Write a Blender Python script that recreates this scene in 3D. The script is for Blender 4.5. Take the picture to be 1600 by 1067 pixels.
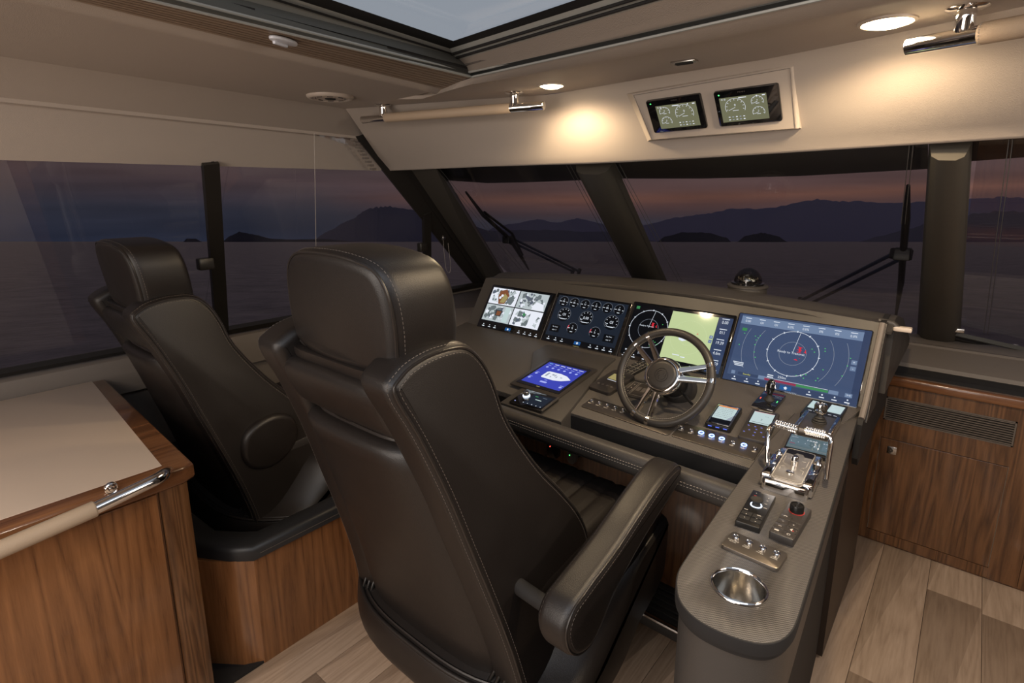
import bpy, bmesh, math, random
from mathutils import Vector, Matrix
random.seed(7)
V = Vector
PI = math.pi
S = bpy.context.scene
COL = S.collection
for o in list(bpy.data.objects):
    bpy.data.objects.remove(o)

# ---------------------------------------------------------------- camera
FPX, CY, HC = 860.0, 479.0, 1.75
PITCH = math.atan(184 / 860); HEAD = math.radians(40.07)
FW = V((-math.sin(HEAD) * math.cos(PITCH), math.cos(HEAD) * math.cos(PITCH), -math.sin(PITCH)))
RT = V((math.cos(HEAD), math.sin(HEAD), 0)); UP = RT.cross(FW)
EYE = V((0, 0, HC))
cd = bpy.data.cameras.new('camera'); cam = bpy.data.objects.new('camera', cd); COL.objects.link(cam)
cd.sensor_width = 36; cd.lens = 36 * FPX / 1600; cd.shift_y = -(533.5 - CY) / 1600
cd.clip_start = 0.02; cd.clip_end = 20000
cam.matrix_world = Matrix.Translation(EYE) @ Matrix((RT, UP, -FW)).transposed().to_4x4()
S.camera = cam

# survey helpers: sight lines from the photograph met with real planes of the cabin
def ray(x, y): return FW + RT * ((x - 800) / FPX) + UP * ((CY - y) / FPX)
def atZ(x, y, z): d = ray(x, y); return EYE + d * ((z - HC) / d.z)
def atX(x, y, X): d = ray(x, y); return EYE + d * (X / d.x)
def atY(x, y, Y): d = ray(x, y); return EYE + d * (Y / d.y)
def atP(x, y, P, n):
    d = ray(x, y); return EYE + d * ((V(P) - EYE).dot(n) / d.dot(n))

# ---------------------------------------------------------------- world (dusk sky over the tilted sea horizon)
TILT = math.radians(5.32)
RTILT = Matrix.Rotation(-TILT, 3, RT)      # the boat sits bow-up against the sea
w = bpy.data.worlds.new('dusk'); S.world = w; w.use_nodes = True
nt = w.node_tree; N = nt.nodes; L = nt.links
bg = N['Background']
tc = N.new('ShaderNodeTexCoord')
def dotn(vec):
    n = N.new('ShaderNodeVectorMath'); n.operation = 'DOT_PRODUCT'
    L.new(tc.outputs['Generated'], n.inputs[0]); n.inputs[1].default_value = vec
    return n.outputs['Value']
seaup = RTILT @ V((0, 0, 1))
el = dotn(seaup)
rp = N.new('ShaderNodeValToRGB'); L.new(el, rp.inputs[0])
cr = rp.color_ramp
stops = [(0.0, (.020, .021, .034)), (.035, (.030, .027, .036)), (.062, (.062, .034, .032)), (.074, (.105, .050, .038)), (.088, (.066, .038, .036)), (.125, (.050, .036, .038)), (.2, (.042, .034, .038)), (1.0, (.05, .055, .075))]
while len(cr.elements) < len(stops): cr.elements.new(.5)
for e, (p, c) in zip(cr.elements, stops): e.position = p; e.color = (*c, 1)
rp2 = N.new('ShaderNodeValToRGB'); L.new(el, rp2.inputs[0])
cr = rp2.color_ramp
stops = [(0.0, (.013, .016, .028)), (.05, (.018, .019, .028)), (.10, (.042, .029, .031)), (.16, (.056, .042, .040)), (1.0, (.04, .045, .062))]
while len(cr.elements) < len(stops): cr.elements.new(.5)
for e, (p, c) in zip(cr.elements, stops): e.position = p; e.color = (*c, 1)
sundir = (FW + RT * .35); sundir.z = 0; sundir.normalize()
sd = dotn(sundir)
mr = N.new('ShaderNodeMapRange'); L.new(sd, mr.inputs[0]); mr.inputs[1].default_value = .78; mr.inputs[2].default_value = .97
ns = N.new('ShaderNodeTexNoise'); ns.inputs['Scale'].default_value = 3.0; ns.inputs['Detail'].default_value = 5
mp = N.new('ShaderNodeMapping'); mp.inputs['Scale'].default_value = (1, 1, 14)
L.new(tc.outputs['Generated'], mp.inputs[0]); L.new(mp.outputs[0], ns.inputs[0])
mx = N.new('ShaderNodeMix'); mx.data_type = 'RGBA'
L.new(mr.outputs[0], mx.inputs[0]); L.new(rp2.outputs[0], mx.inputs[6]); L.new(rp.outputs[0], mx.inputs[7])
ms = N.new('ShaderNodeMapRange'); L.new(ns.outputs[0], ms.inputs[0]); ms.inputs[1].default_value = .3; ms.inputs[2].default_value = .7
ms.inputs[3].default_value = .8; ms.inputs[4].default_value = 1.2
mm = N.new('ShaderNodeVectorMath'); mm.operation = 'SCALE'; L.new(mx.outputs[2], mm.inputs[0]); L.new(ms.outputs[0], mm.inputs['Scale'])
L.new(mm.outputs[0], bg.inputs[0]); bg.inputs[1].default_value = 1.95

# ---------------------------------------------------------------- out-of-frame lights (added fills, starboard lamp, skylight glow) and exposure
def area(name, loc, tgt, sx, sy, power, col=(1, .86, .74)):
    l = bpy.data.lights.new(name, 'AREA'); l.shape = 'RECTANGLE'; l.size = sx; l.size_y = sy; l.energy = power; l.color = col
    o = bpy.data.objects.new(name, l); COL.objects.link(o); o.location = loc
    o.rotation_euler = (V(tgt) - V(loc)).to_track_quat('-Z', 'Y').to_euler()
    return o
area('saloon_fill', (-.3, -1.1, 2.05), (-.4, -.6, 0), 1.6, .8, 30, (1, .88, .77))  # unseen fill added aft to raise the cabin brightness
area('galley_fill', (-1.7, -1.2, 2.05), (-1.9, -.6, .5), .8, .5, 10, (1, .86, .74))  # added soft fill over the galley side, no lamp seen there
area('aft_fill', (-.9, -2.2, 1.3), (-1.0, 1.5, 1.5), 1.8, 1.4, 36, (1, .90, .82))  # broad fill added behind the camera for soft ambient light
area('starboard_fill', (1.9, 1.2, 1.9), (-.3, 2.6, .6), 1.2, .4, 9, (1, .86, .74))  # added fill from starboard, not a fitted cove lamp
area('starboard_ceiling_light', (.75, 1.25, 2.07), (-.25, 1.7, .3), .12, .12, 11, (1, .86, .72))
area('skylight_glow', (.0, .0, 2.12), (-.1, .1, 0), 1.5, 1.0, 10, (.80, .88, 1.0))
S.view_settings.view_transform = 'Standard'; S.view_settings.look = 'None'
S.view_settings.exposure = -0.08; S.view_settings.gamma = 1.0; S.view_settings.use_curve_mapping = False

# ---------------------------------------------------------------- materials
MATS = {}
def newmat(name):
    m = bpy.data.materials.new(name); m.use_nodes = True; MATS[name] = m
    return m, m.node_tree.nodes, m.node_tree.links, m.node_tree.nodes['Principled BSDF']
def setp(b, **k):
    names = dict(col='Base Color', rough='Roughness', metal='Metallic', coat='Coat Weight', crough='Coat Roughness', spec='Specular IOR Level', sheen='Sheen Weight', trans='Transmission Weight', ior='IOR')
    for a, v in k.items():
        b.inputs[names[a]].default_value = (*v, 1) if a == 'col' else v
def bump(nodes, links, b, src, strength, dist):
    n = nodes.new('ShaderNodeBump'); n.inputs['Strength'].default_value = strength; n.inputs['Distance'].default_value = dist
    links.new(src, n.inputs['Height']); links.new(n.outputs[0], b.inputs['Normal']); return n
def plain(name, col, rough=.5, metal=0, nscale=0, nstr=.1, **k):
    m, n, l, b = newmat(name); setp(b, col=col, rough=rough, metal=metal, **k)
    if nscale:
        t = n.new('ShaderNodeTexCoord'); x = n.new('ShaderNodeTexNoise'); x.inputs['Scale'].default_value = nscale; x.inputs['Detail'].default_value = 4
        l.new(t.outputs['Object'], x.inputs[0]); bump(n, l, b, x.outputs[0], nstr, .002)
    return m
def leather(name, col, rough, scale=420, st=.18):
    m, n, l, b = newmat(name); setp(b, col=col, rough=rough)
    t = n.new('ShaderNodeTexCoord'); v = n.new('ShaderNodeTexVoronoi'); v.inputs['Scale'].default_value = scale
    q = n.new('ShaderNodeTexNoise'); q.inputs['Scale'].default_value = 9; q.inputs['Detail'].default_value = 3
    l.new(t.outputs['Object'], v.inputs['Vector']); l.new(t.outputs['Object'], q.inputs[0])
    a = n.new('ShaderNodeMath'); a.operation = 'MULTIPLY_ADD'; l.new(q.outputs[0], a.inputs[0]); a.inputs[1].default_value = 3.0; l.new(v.outputs[0], a.inputs[2])
    bump(n, l, b, a.outputs[0], st, .0012)
    r = n.new('ShaderNodeMapRange'); l.new(q.outputs[0], r.inputs[0]); r.inputs[3].default_value = rough - .06; r.inputs[4].default_value = rough + .06
    l.new(r.outputs[0], b.inputs['Roughness'])
    return m
def wood(name, dark, mid, light, axis='Z', scale=1.0, rough=.25, coat=.5, fig=1.0, frk=.55):
    m, n, l, b = newmat(name); setp(b, rough=rough, coat=coat, crough=.08)
    t = n.new('ShaderNodeTexCoord'); g = n.new('ShaderNodeMapping')
    s = [9.0 * scale] * 3; s['XYZ'.index(axis)] = .55 * scale
    g.inputs['Scale'].default_value = s
    l.new(t.outputs['Object'], g.inputs[0])
    oi = n.new('ShaderNodeObjectInfo'); ad = n.new('ShaderNodeVectorMath'); ad.operation = 'ADD'
    sc = n.new('ShaderNodeMath'); sc.operation = 'MULTIPLY'; l.new(oi.outputs['Random'], sc.inputs[0]); sc.inputs[1].default_value = 37.0
    l.new(g.outputs[0], ad.inputs[0]); l.new(sc.outputs[0], ad.inputs[1])
    a = n.new('ShaderNodeTexNoise'); a.inputs['Scale'].default_value = .55; a.inputs['Detail'].default_value = 2; a.inputs['Distortion'].default_value = .4 * fig
    l.new(ad.outputs[0], a.inputs[0])
    k = n.new('ShaderNodeMath'); k.operation = 'MULTIPLY'; l.new(a.outputs[0], k.inputs[0]); k.inputs[1].default_value = 9.0
    fr = n.new('ShaderNodeMath'); fr.operation = 'PINGPONG'; l.new(k.outputs[0], fr.inputs[0]); fr.inputs[1].default_value = .5
    f2 = n.new('ShaderNodeTexNoise'); f2.inputs['Scale'].default_value = 9; f2.inputs['Detail'].default_value = 6; f2.inputs['Roughness'].default_value = .65
    l.new(ad.outputs[0], f2.inputs[0])
    c = n.new('ShaderNodeMath'); c.operation = 'MULTIPLY_ADD'; l.new(f2.outputs[0], c.inputs[0]); c.inputs[1].default_value = .75; fq = n.new('ShaderNodeMath'); fq.operation = 'MULTIPLY_ADD'; l.new(fr.outputs[0], fq.inputs[0]); fq.inputs[1].default_value = frk; fq.inputs[2].default_value = .12; l.new(fq.outputs[0], c.inputs[2])
    r = n.new('ShaderNodeValToRGB'); l.new(c.outputs[0], r.inputs[0]); e = r.color_ramp.elements
    e[0].position = .25; e[0].color = (*dark, 1); e[1].position = .95; e[1].color = (*light, 1)
    x = r.color_ramp.elements.new(.58); x.color = (*mid, 1)
    l.new(r.outputs[0], b.inputs['Base Color'])
    bump(n, l, b, f2.outputs[0], .06, .002)
    return m
def emit(name, col, st=1.0):
    m, n, l, b = newmat(name); setp(b, col=(0, 0, 0), rough=.07)
    b.inputs['Emission Color'].default_value = (*col, 1); b.inputs['Emission Strength'].default_value = st
    return m

leather('seat_leather', (.0125, .0095, .0082), .43)
leather('panel_leather', (.054, .048, .043), .46)
leather('trim_vinyl', (.17, .145, .125), .55, 300)
leather('headliner', (.46, .395, .34), .72, 500, .25)
leather('tan_wrap', (.50, .38, .27), .6, 500, .3)
plain('stitch', (.11, .09, .075), .6)
plain('stitch_light', (.45, .40, .34), .6)
plain('piping', (.02, .016, .014), .35)
wood('walnut', (.058, .022, .008), (.19, .078, .028), (.27, .115, .042), scale=1.7, frk=.75)
wood('walnut_y', (.05, .02, .009), (.16, .065, .026), (.27, .12, .05), axis='Y')
wood('walnut_x', (.05, .02, .009), (.16, .065, .026), (.27, .12, .05), axis='X')
wood('walnut_dark', (.024, .010, .004), (.095, .040, .015), (.165, .075, .030), scale=2.4, frk=.9, rough=.3)
wood('oak_floor', (.25, .17, .115), (.40, .29, .205), (.50, .37, .27), axis='Y', scale=1.7, rough=.42, coat=.15, fig=2.0, frk=.5)
plain('seam_dark', (.012, .010, .009), .8)
plain('counter_solid', (.62, .50, .40), .32, nscale=300, nstr=.03)
plain('chrome', (.82, .80, .78), .06, 1)
plain('steel', (.55, .53, .50), .22, 1)
plain('plate_steel', (.20, .175, .15), .33, .85, nscale=150, nstr=.05)
plain('black_plastic', (.012, .011, .010), .28)
plain('black_matte', (.010, .009, .009), .7)
plain('black_gloss', (.006, .006, .007), .06, coat=1.0)
plain('dark_rubber', (.02, .018, .016), .6)
plain('black_cushion', (.014, .014, .015), .45, nscale=200)
plain('dash_mat', (.022, .021, .021), .75, nscale=300)
plain('frame_dark', (.022, .019, .016), .38)
plain('pillar_lining', (.068, .060, .048), .5, nscale=60)
plain('frit', (.004, .005, .009), .3)
plain('wiper_black', (.004, .004, .005), .5)
plain('wiper_blue', (.010, .022, .060), .3)
plain('white_plastic', (.55, .47, .40), .4)
plain('alu_track', (.42, .42, .39), .4, .2)
plain('alu_dark', (.10, .10, .09), .4, .2)
plain('grey_bezel', (.040, .034, .030), .38)
plain('grey_key', (.11, .096, .088), .35)
plain('silver_paint', (.45, .41, .37), .3, .5)
wood('tan_slat', (.22,.155,.105), (.30,.22,.155), (.36,.27,.20), axis='Y', rough=.5, coat=.1)
plain('clip_silver', (.70, .72, .78), .4, .1)
plain('dark_carpet', (.010, .010, .011), .95, nscale=900, nstr=.6)
plain('cord', (.55, .50, .45), .7)
plain('cord_dark', (.10, .095, .09), .7)
plain('grille_dark', (.12, .10, .085), .42)
plain('walnut_shaded', (.030, .019, .013), .5)  # console wood in shade, with the shade put into its colour
plain('plate_light', (.52, .48, .43), .28, .75)
leather('rim_leather', (.030, .026, .023), .42)
plain('legend', (.62, .58, .52), .5)
plain('leg_red', (.6, .05, .04), .5)
emit('lamp_glow', (1.0, .80, .50), 26)
emit('ring_blue', (.22, .38, 1.0), 5.5)
emit('ring_white', (.75, .85, 1.0), 2.2)
emit('key_blue', (.10, .16, .8), 1.4)
emit('led_green', (.1, 1, .2), 2.5)
emit('led_red', (1, .08, .05), 2.5)
emit('roof_dusk', (.27, .30, .345), 1.0)
SC = dict(white=(.80, .86, .95), grey=(.34, .38, .45), dim=(.10, .12, .16), black=(.003, .004, .006), navy=(.012, .018, .030), blue=(.055, .085, .17),
          bluebar=(.012, .09, .28), green=(.10, .62, .16), map=(.55, .66, .34), mapl=(.66, .76, .46), red=(.75, .03, .05), dred=(.30, .03, .07), yellow=(.6, .6, .10), olive=(.17, .17, .10),
          royal=(.045, .06, .47), lilac=(.40, .46, .95), ship=(.85, .88, .97), key=(.17, .24, .38), teal=(.10, .15, .17), cyan=(.25, .62, .9), lcd=(.55, .68, .68), amber=(.36, .30, .12),
          orange=(.75, .28, .10), ink=(.04, .05, .06), brown=(.22, .08, .035), mgrey=(.15, .18, .19), lgrey=(.50, .56, .58), dgreen=(.05, .25, .09), blued=(.035, .055, .12))
for k, c in SC.items(): emit('px_' + k, c, 1.0)

# carbon weave vinyl
def carbon(name, c0, c1, rough):
    m, n, l, b = newmat(name); setp(b, rough=rough)
    t = n.new('ShaderNodeTexCoord'); g = n.new('ShaderNodeMapping'); g.inputs['Rotation'].default_value = (0, 0, math.radians(38)); l.new(t.outputs['Object'], g.inputs[0])
    wv = n.new('ShaderNodeTexWave'); wv.inputs['Scale'].default_value = 78; wv.bands_direction = 'X'; l.new(g.outputs[0], wv.inputs[0])
    w2 = n.new('ShaderNodeTexWave'); w2.inputs['Scale'].default_value = 78; w2.bands_direction = 'Y'; l.new(g.outputs[0], w2.inputs[0])
    a = n.new('ShaderNodeMath'); a.operation = 'MULTIPLY_ADD'; l.new(w2.outputs[1], a.inputs[0]); a.inputs[1].default_value = .35; l.new(wv.outputs[1], a.inputs[2])
    r = n.new('ShaderNodeValToRGB'); l.new(a.outputs[0], r.inputs[0]); e = r.color_ramp.elements
    e[0].position = .1; e[0].color = (*c0, 1); e[1].position = 1.1; e[1].color = (*c1, 1)
    l.new(r.outputs[0], b.inputs['Base Color']); bump(n, l, b, a.outputs[0], .35, .0012)
carbon('carbon', (.026, .023, .021), (.120, .106, .094), .5)

# window glass: clear tinted pane with true grazing reflection
def glass(name, tint, refl=.055):
    m = bpy.data.materials.new(name); m.use_nodes = True; MATS[name] = m
    n = m.node_tree.nodes; l = m.node_tree.links; n.clear()
    out = n.new('ShaderNodeOutputMaterial'); t = n.new('ShaderNodeBsdfTransparent'); t.inputs[0].default_value = (*tint, 1)
    g = n.new('ShaderNodeBsdfGlossy'); g.inputs['Roughness'].default_value = .0
    lw = n.new('ShaderNodeLayerWeight'); lw.inputs[0].default_value = .5
    p = n.new('ShaderNodeMath'); p.operation = 'POWER'; l.new(lw.outputs['Facing'], p.inputs[0]); p.inputs[1].default_value = 5
    q = n.new('ShaderNodeMath'); q.operation = 'MULTIPLY_ADD'; l.new(p.outputs[0], q.inputs[0]); q.inputs[1].default_value = .9; q.inputs[2].default_value = refl
    mx = n.new('ShaderNodeMixShader'); l.new(q.outputs[0], mx.inputs[0]); l.new(t.outputs[0], mx.inputs[1]); l.new(g.outputs[0], mx.inputs[2]); l.new(mx.outputs[0], out.inputs[0])
glass('window_glass', (.90, .89, .90), .075)
glass('dome_glass', (.45, .43, .40), .10)

# ---------------------------------------------------------------- mesh builder
def catm(pts, n=6, closed=True):
    P = [V(p) if len(p) == 3 else V((p[0], p[1], 0)) for p in pts]; d2 = len(pts[0]) == 2; m = len(P); out = []
    rng = range(m) if closed else range(m - 1)
    for i in rng:
        if closed: a, b, c, d = P[i - 1], P[i], P[(i + 1) % m], P[(i + 2) % m]
        else: a, b, c, d = P[max(i - 1, 0)], P[i], P[i + 1], P[min(i + 2, m - 1)]
        for k in range(n):
            t = k / n
            q = .5 * ((2 * b) + (c - a) * t + (2 * a - 5 * b + 4 * c - d) * t * t + (3 * b - a - 3 * c + d) * t ** 3)
            out.append(q)
    if not closed: out.append(P[-1])
    return [(q.x, q.y) for q in out] if d2 else out
def rrect(w, h, r, n=5, cx=0, cy=0):
    out = []
    for sx, sy, a0 in ((1, 1, 0), (-1, 1, PI / 2), (-1, -1, PI), (1, -1, 1.5 * PI)):
        for k in range(n + 1):
            a = a0 + PI / 2 * k / n
            out.append((cx + sx * (w / 2 - r) + r * math.cos(a), cy + sy * (h / 2 - r) + r * math.sin(a)))
    return out
def circ(r, n=24, cx=0, cy=0, a0=0): return [(cx + r * math.cos(a0 + 2 * PI * k / n), cy + r * math.sin(a0 + 2 * PI * k / n)) for k in range(n)]
def area2(p): return sum(p[i - 1][0] * p[i][1] - p[i][0] * p[i - 1][1] for i in range(len(p))) / 2
def inset(p, d):
    m = len(p); out = []
    for i in range(m):
        a = V(p[i - 1]); b = V(p[i]); c = V(p[(i + 1) % m])
        e1 = (b - a); e2 = (c - b)
        if e1.length < 1e-9: e1 = e2
        if e2.length < 1e-9: e2 = e1
        n1 = V((-e1.y, e1.x)).normalized(); n2 = V((-e2.y, e2.x)).normalized()
        nn = n1 + n2
        if nn.length < 1e-6: nn = n1
        nn.normalize(); k = 1 / max(.45, nn.dot(n1))
        q = b + nn * d * k; out.append((q.x, q.y))
    return out
class MB:
    def __init__(s): s.v = []; s.f = []; s.m = []; s.mats = []
    def mi(s, m):
        if m not in s.mats: s.mats.append(m)
        return s.mats.index(m)
    def add(s, vs, fs, m):
        o = len(s.v); s.v += [tuple(x) for x in vs]; i = s.mi(m)
        for f in fs: s.f.append([o + k for k in f]); s.m.append(i)
        return s
    def rings(s, rs, m, closed=True, cap0=True, cap1=True):
        n = len(rs[0]); vs = [p for r in rs for p in r]; fs = []
        for i in range(len(rs) - 1):
            for k in range(n if closed else n - 1):
                a = i * n + k; b = i * n + (k + 1) % n; fs.append([a, b, b + n, a + n])
        if cap0: fs.append(list(range(n))[::-1])
        if cap1: fs.append([(len(rs) - 1) * n + k for k in range(n)])
        return s.add(vs, fs, m)
    def box(s, lo, hi, m, b=0):
        x0, y0, z0 = lo; x1, y1, z1 = hi
        if b:
            return s.prism([(x0, y0), (x1, y0), (x1, y1), (x0, y1)], z0, z1, m, b, both=True, r=b)
        vs = [(x0, y0, z0), (x1, y0, z0), (x1, y1, z0), (x0, y1, z0), (x0, y0, z1), (x1, y0, z1), (x1, y1, z1), (x0, y1, z1)]
        return s.add(vs, [[0, 3, 2, 1], [4, 5, 6, 7], [0, 1, 5, 4], [1, 2, 6, 5], [2, 3, 7, 6], [3, 0, 4, 7]], m)
    def prism(s, poly, z0, z1, m, b=0, both=False, r=0, M=None, topm=None):
        if area2(poly) < 0: poly = poly[::-1]
        if r: # round plan corners of a quad
            q = []
            for i in range(len(poly)):
                a = V(poly[i - 1]); c = V(poly[i]); d = V(poly[(i + 1) % len(poly)])
                u = (a - c).normalized() * r; w_ = (d - c).normalized() * r
                for t in (0, .33, .67, 1): q.append(tuple((c + u * (1 - t) ** 2 + w_ * t ** 2)))
            poly = q
        rs = []
        steps = [(b, 0), (b * .3, b * .3), (0, b)] if b else [(0, 0)]
        if both and b: rs += [[(x, y, z0 + dz) for x, y in (inset(poly, i) if i else poly)] for i, dz in steps]
        else: rs.append([(x, y, z0) for x, y in poly])
        rs += [[(x, y, z1 - dz) for x, y in (inset(poly, i) if i else poly)] for i, dz in reversed(steps)]
        if M: rs = [[tuple(M @ V(p)) for p in r_] for r_ in rs]
        s.rings(rs, m, cap1=(topm is None))
        if topm:
            s.add(rs[-1], [list(range(len(rs[-1])))], topm)
        return s
    def pillow(s, prof, a0, a1, r, fn, m, n=5, crown=0):
        """closed 2-D profile (u,v) extruded from a0 to a1 with rounded rims; fn(u,v,a)->xyz"""
        if area2(prof) < 0: prof = prof[::-1]
        rs = []
        for k in range(n + 1):
            t = PI / 2 * k / n
            p = inset(prof, r * (1 - math.sin(t))); rs.append([fn(x, y, a0 + r * (1 - math.cos(t))) for x, y in p])
        for k in range(n, -1, -1):
            t = PI / 2 * k / n
            p = inset(prof, r * (1 - math.sin(t))); rs.append([fn(x, y, a1 - r * (1 - math.cos(t))) for x, y in p])
        if crown:
            def cap(ring, sgn):
                c = V((0, 0, 0))
                for p in ring: c += V(p)
                c /= len(ring); out = []
                d = V(fn(prof[0][0], prof[0][1], 1)) - V(fn(prof[0][0], prof[0][1], 0)); d.normalize()
                for t in (.85, .6, .3): out.append([tuple(c + (V(p) - c) * t + d * sgn * crown * (1 - t * t)) for p in ring])
                return out
            rs = cap(rs[0], -1)[::-1] + rs + cap(rs[-1], 1)
        return s.rings(rs, m)
    def tube(s, pts, r, m, seg=10, closed=False, caps=True):
        P = [V(p) for p in pts]; n = len(P); rs = []; up = None
        for i in range(n):
            if closed: t = (P[(i + 1) % n] - P[i - 1])
            else: t = P[min(i + 1, n - 1)] - P[max(i - 1, 0)]
            t.normalize()
            if up is None: up = t.orthogonal().normalized()
            up = (up - t * up.dot(t)); up.normalize(); sd_ = t.cross(up)
            rr = r[i] if isinstance(r, (list, tuple)) else r
            rs.append([tuple(P[i] + (up * math.cos(2 * PI * k / seg) + sd_ * math.sin(2 * PI * k / seg)) * rr) for k in range(seg)])
        if closed:
            # align closing ring by nearest start
            a = V(rs[0][0]); j = min(range(seg), key=lambda k: (V(rs[-1][k]) - a).length)
            rs.append(rs[0]) if j == 0 else rs.append([rs[0][(k - j) % seg] for k in range(seg)])
            return s.rings(rs, m, cap0=False, cap1=False)
        return s.rings(rs, m, cap0=caps, cap1=caps)
    def lathe(s, prof, m, seg=28, M=None, cap0=True, cap1=True):
        rs = [[(r * math.cos(2 * PI * k / seg), r * math.sin(2 * PI * k / seg), z) for k in range(seg)] for r, z in prof]
        if M: rs = [[tuple(M @ V(p)) for p in r_] for r_ in rs]
        return s.rings(rs, m, cap0=cap0, cap1=cap1)
    def flat(s, poly, z, m, M=None):
        if area2(poly) < 0: poly = poly[::-1]
        vs = [(x, y, z) for x, y in poly]
        if M: vs = [tuple(M @ V(p)) for p in vs]
        return s.add(vs, [list(range(len(vs)))], m)
    def xf(s, M): s.v = [tuple(M @ V(p)) for p in s.v]; return s
    def build(s, name, parent=None, M=None, smooth=35, world=True):
        me = bpy.data.meshes.new(name)
        me.from_pydata(s.v, [], s.f)
        for m in s.mats: me.materials.append(MATS[m])
        me.polygons.foreach_set('material_index', s.m)
        bm = bmesh.new(); bm.from_mesh(me)
        bmesh.ops.remove_doubles(bm, verts=bm.verts, dist=1e-6)
        bm.to_mesh(me); bm.free()
        if smooth:
            me.shade_smooth(); me.set_sharp_from_angle(angle=math.radians(smooth))
        me.update()
        o = bpy.data.objects.new(name, me); COL.objects.link(o)
        if parent is not None:
            o.parent = parent
            if world: o.matrix_parent_inverse = WM[root_of(parent)].inverted() if not parent.type == 'MESH' else Matrix()
        if M is not None: o.matrix_basis = M
        return o
WM = {}
def root_of(o): return o.name
def thing(name, label, cat, M=None, group=None):
    o = bpy.data.objects.new(name, None); COL.objects.link(o); o.empty_display_size = .05
    if M is None: M = Matrix()
    if isinstance(M, Vector): M = Matrix.Translation(M)
    o.matrix_world = M; WM[o.name] = M.copy()
    o['label'] = label; o['category'] = cat
    if group: o['group'] = group
    return o
def tag(o, label, cat, group=None, kind=None):
    o['label'] = label; o['category'] = cat
    if group: o['group'] = group
    if kind: o['kind'] = kind
    return o
def struct(o, label, cat='structure'):
    o['kind'] = 'structure'; o['label'] = label; o['category'] = cat; return o
# world-space part of a thing / local-space part of a thing
def wp(mb, name, t, smooth=35): return mb.build(name, t, smooth=smooth, world=True)
def lp(mb, name, t, smooth=35): return mb.build(name, t, smooth=smooth, world=False)

GLYPH = {}
def glyph(txt):
    if txt in GLYPH: return GLYPH[txt]
    c = bpy.data.curves.new('t', 'FONT'); c.body = txt; c.size = 1; c.resolution_u = 2; c.align_x = 'CENTER'; c.align_y = 'CENTER'
    o = bpy.data.objects.new('t', c); COL.objects.link(o)
    bpy.context.view_layer.update()
    me = o.evaluated_get(bpy.context.evaluated_depsgraph_get()).to_mesh()
    r = ([tuple(v.co) for v in me.vertices], [list(p.vertices) for p in me.polygons])
    o.to_mesh_clear(); bpy.data.objects.remove(o); bpy.data.curves.remove(c)
    GLYPH[txt] = r; return r
class Cv:
    """flat print laid on a device face, drawn in the device's own plane"""
    def __init__(s, z0, step=.00012): s.b = MB(); s.z = z0; s.st = step
    def up(s): s.z += s.st
    def poly(s, p, m): s.b.flat(p, s.z, m)
    def rect(s, x, y, w, h, m, r=0): s.poly(rrect(w, h, r, 3, x, y) if r else [(x - w / 2, y - h / 2), (x + w / 2, y - h / 2), (x + w / 2, y + h / 2), (x - w / 2, y + h / 2)], m)
    def disc(s, x, y, r, m, n=24): s.poly(circ(r, n, x, y), m)
    def arc(s, x, y, r, w, m, a0=0, a1=360, n=40):
        vs = []; fs = []
        for k in range(n + 1):
            a = math.radians(a0 + (a1 - a0) * k / n)
            vs += [(x + (r - w / 2) * math.cos(a), y + (r - w / 2) * math.sin(a), s.z), (x + (r + w / 2) * math.cos(a), y + (r + w / 2) * math.sin(a), s.z)]
        for k in range(n): fs.append([2 * k, 2 * k + 1, 2 * k + 3, 2 * k + 2])
        s.b.add(vs, fs, m)
    def line(s, x0, y0, x1, y1, w, m):
        d = V((x1 - x0, y1 - y0)); n = V((-d.y, d.x)).normalized() * w / 2
        s.poly([(x0 - n.x, y0 - n.y), (x1 - n.x, y1 - n.y), (x1 + n.x, y1 + n.y), (x0 + n.x, y0 + n.y)], m)
    def text(s, t, x, y, size, m, sx=1.0):
        vs, fs = glyph(t)
        s.b.add([(x + a * size * sx, y + b * size, s.z) for a, b, c in vs], fs, m)
    def ticks(s, x, y, r0, r1, n, w, m, a0=0, a1=360):
        for k in range(n):
            a = math.radians(a0 + (a1 - a0) * k / max(1, (n if a1 - a0 == 360 else n - 1)))
            s.line(x + r0 * math.cos(a), y + r0 * math.sin(a), x + r1 * math.cos(a), y + r1 * math.sin(a), w, m)
    def done(s, name, t): return lp(s.b, name, t, smooth=0)
def frame(o, u, v):
    u = V(u).normalized(); n = u.cross(V(v)).normalized(); v = n.cross(u)
    return Matrix.Translation(V(o)) @ Matrix((u, v, n)).transposed().to_4x4()
def quadframe(q, n):
    """q = near-left, near-right, far-right, far-left points on a plane with normal n -> frame, width, height"""
    a, b, c, d = [V(p) for p in q]; o = (a + b + c + d) / 4; u = ((b - a) + (c - d)); v = ((d - a) + (c - b))
    w_, h_ = u.length / 2, v.length / 2; n = V(n).normalized(); u.normalize(); v = n.cross(u)
    return Matrix.Translation(o) @ Matrix((u, v, n)).transposed().to_4x4(), w_, h_

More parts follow.
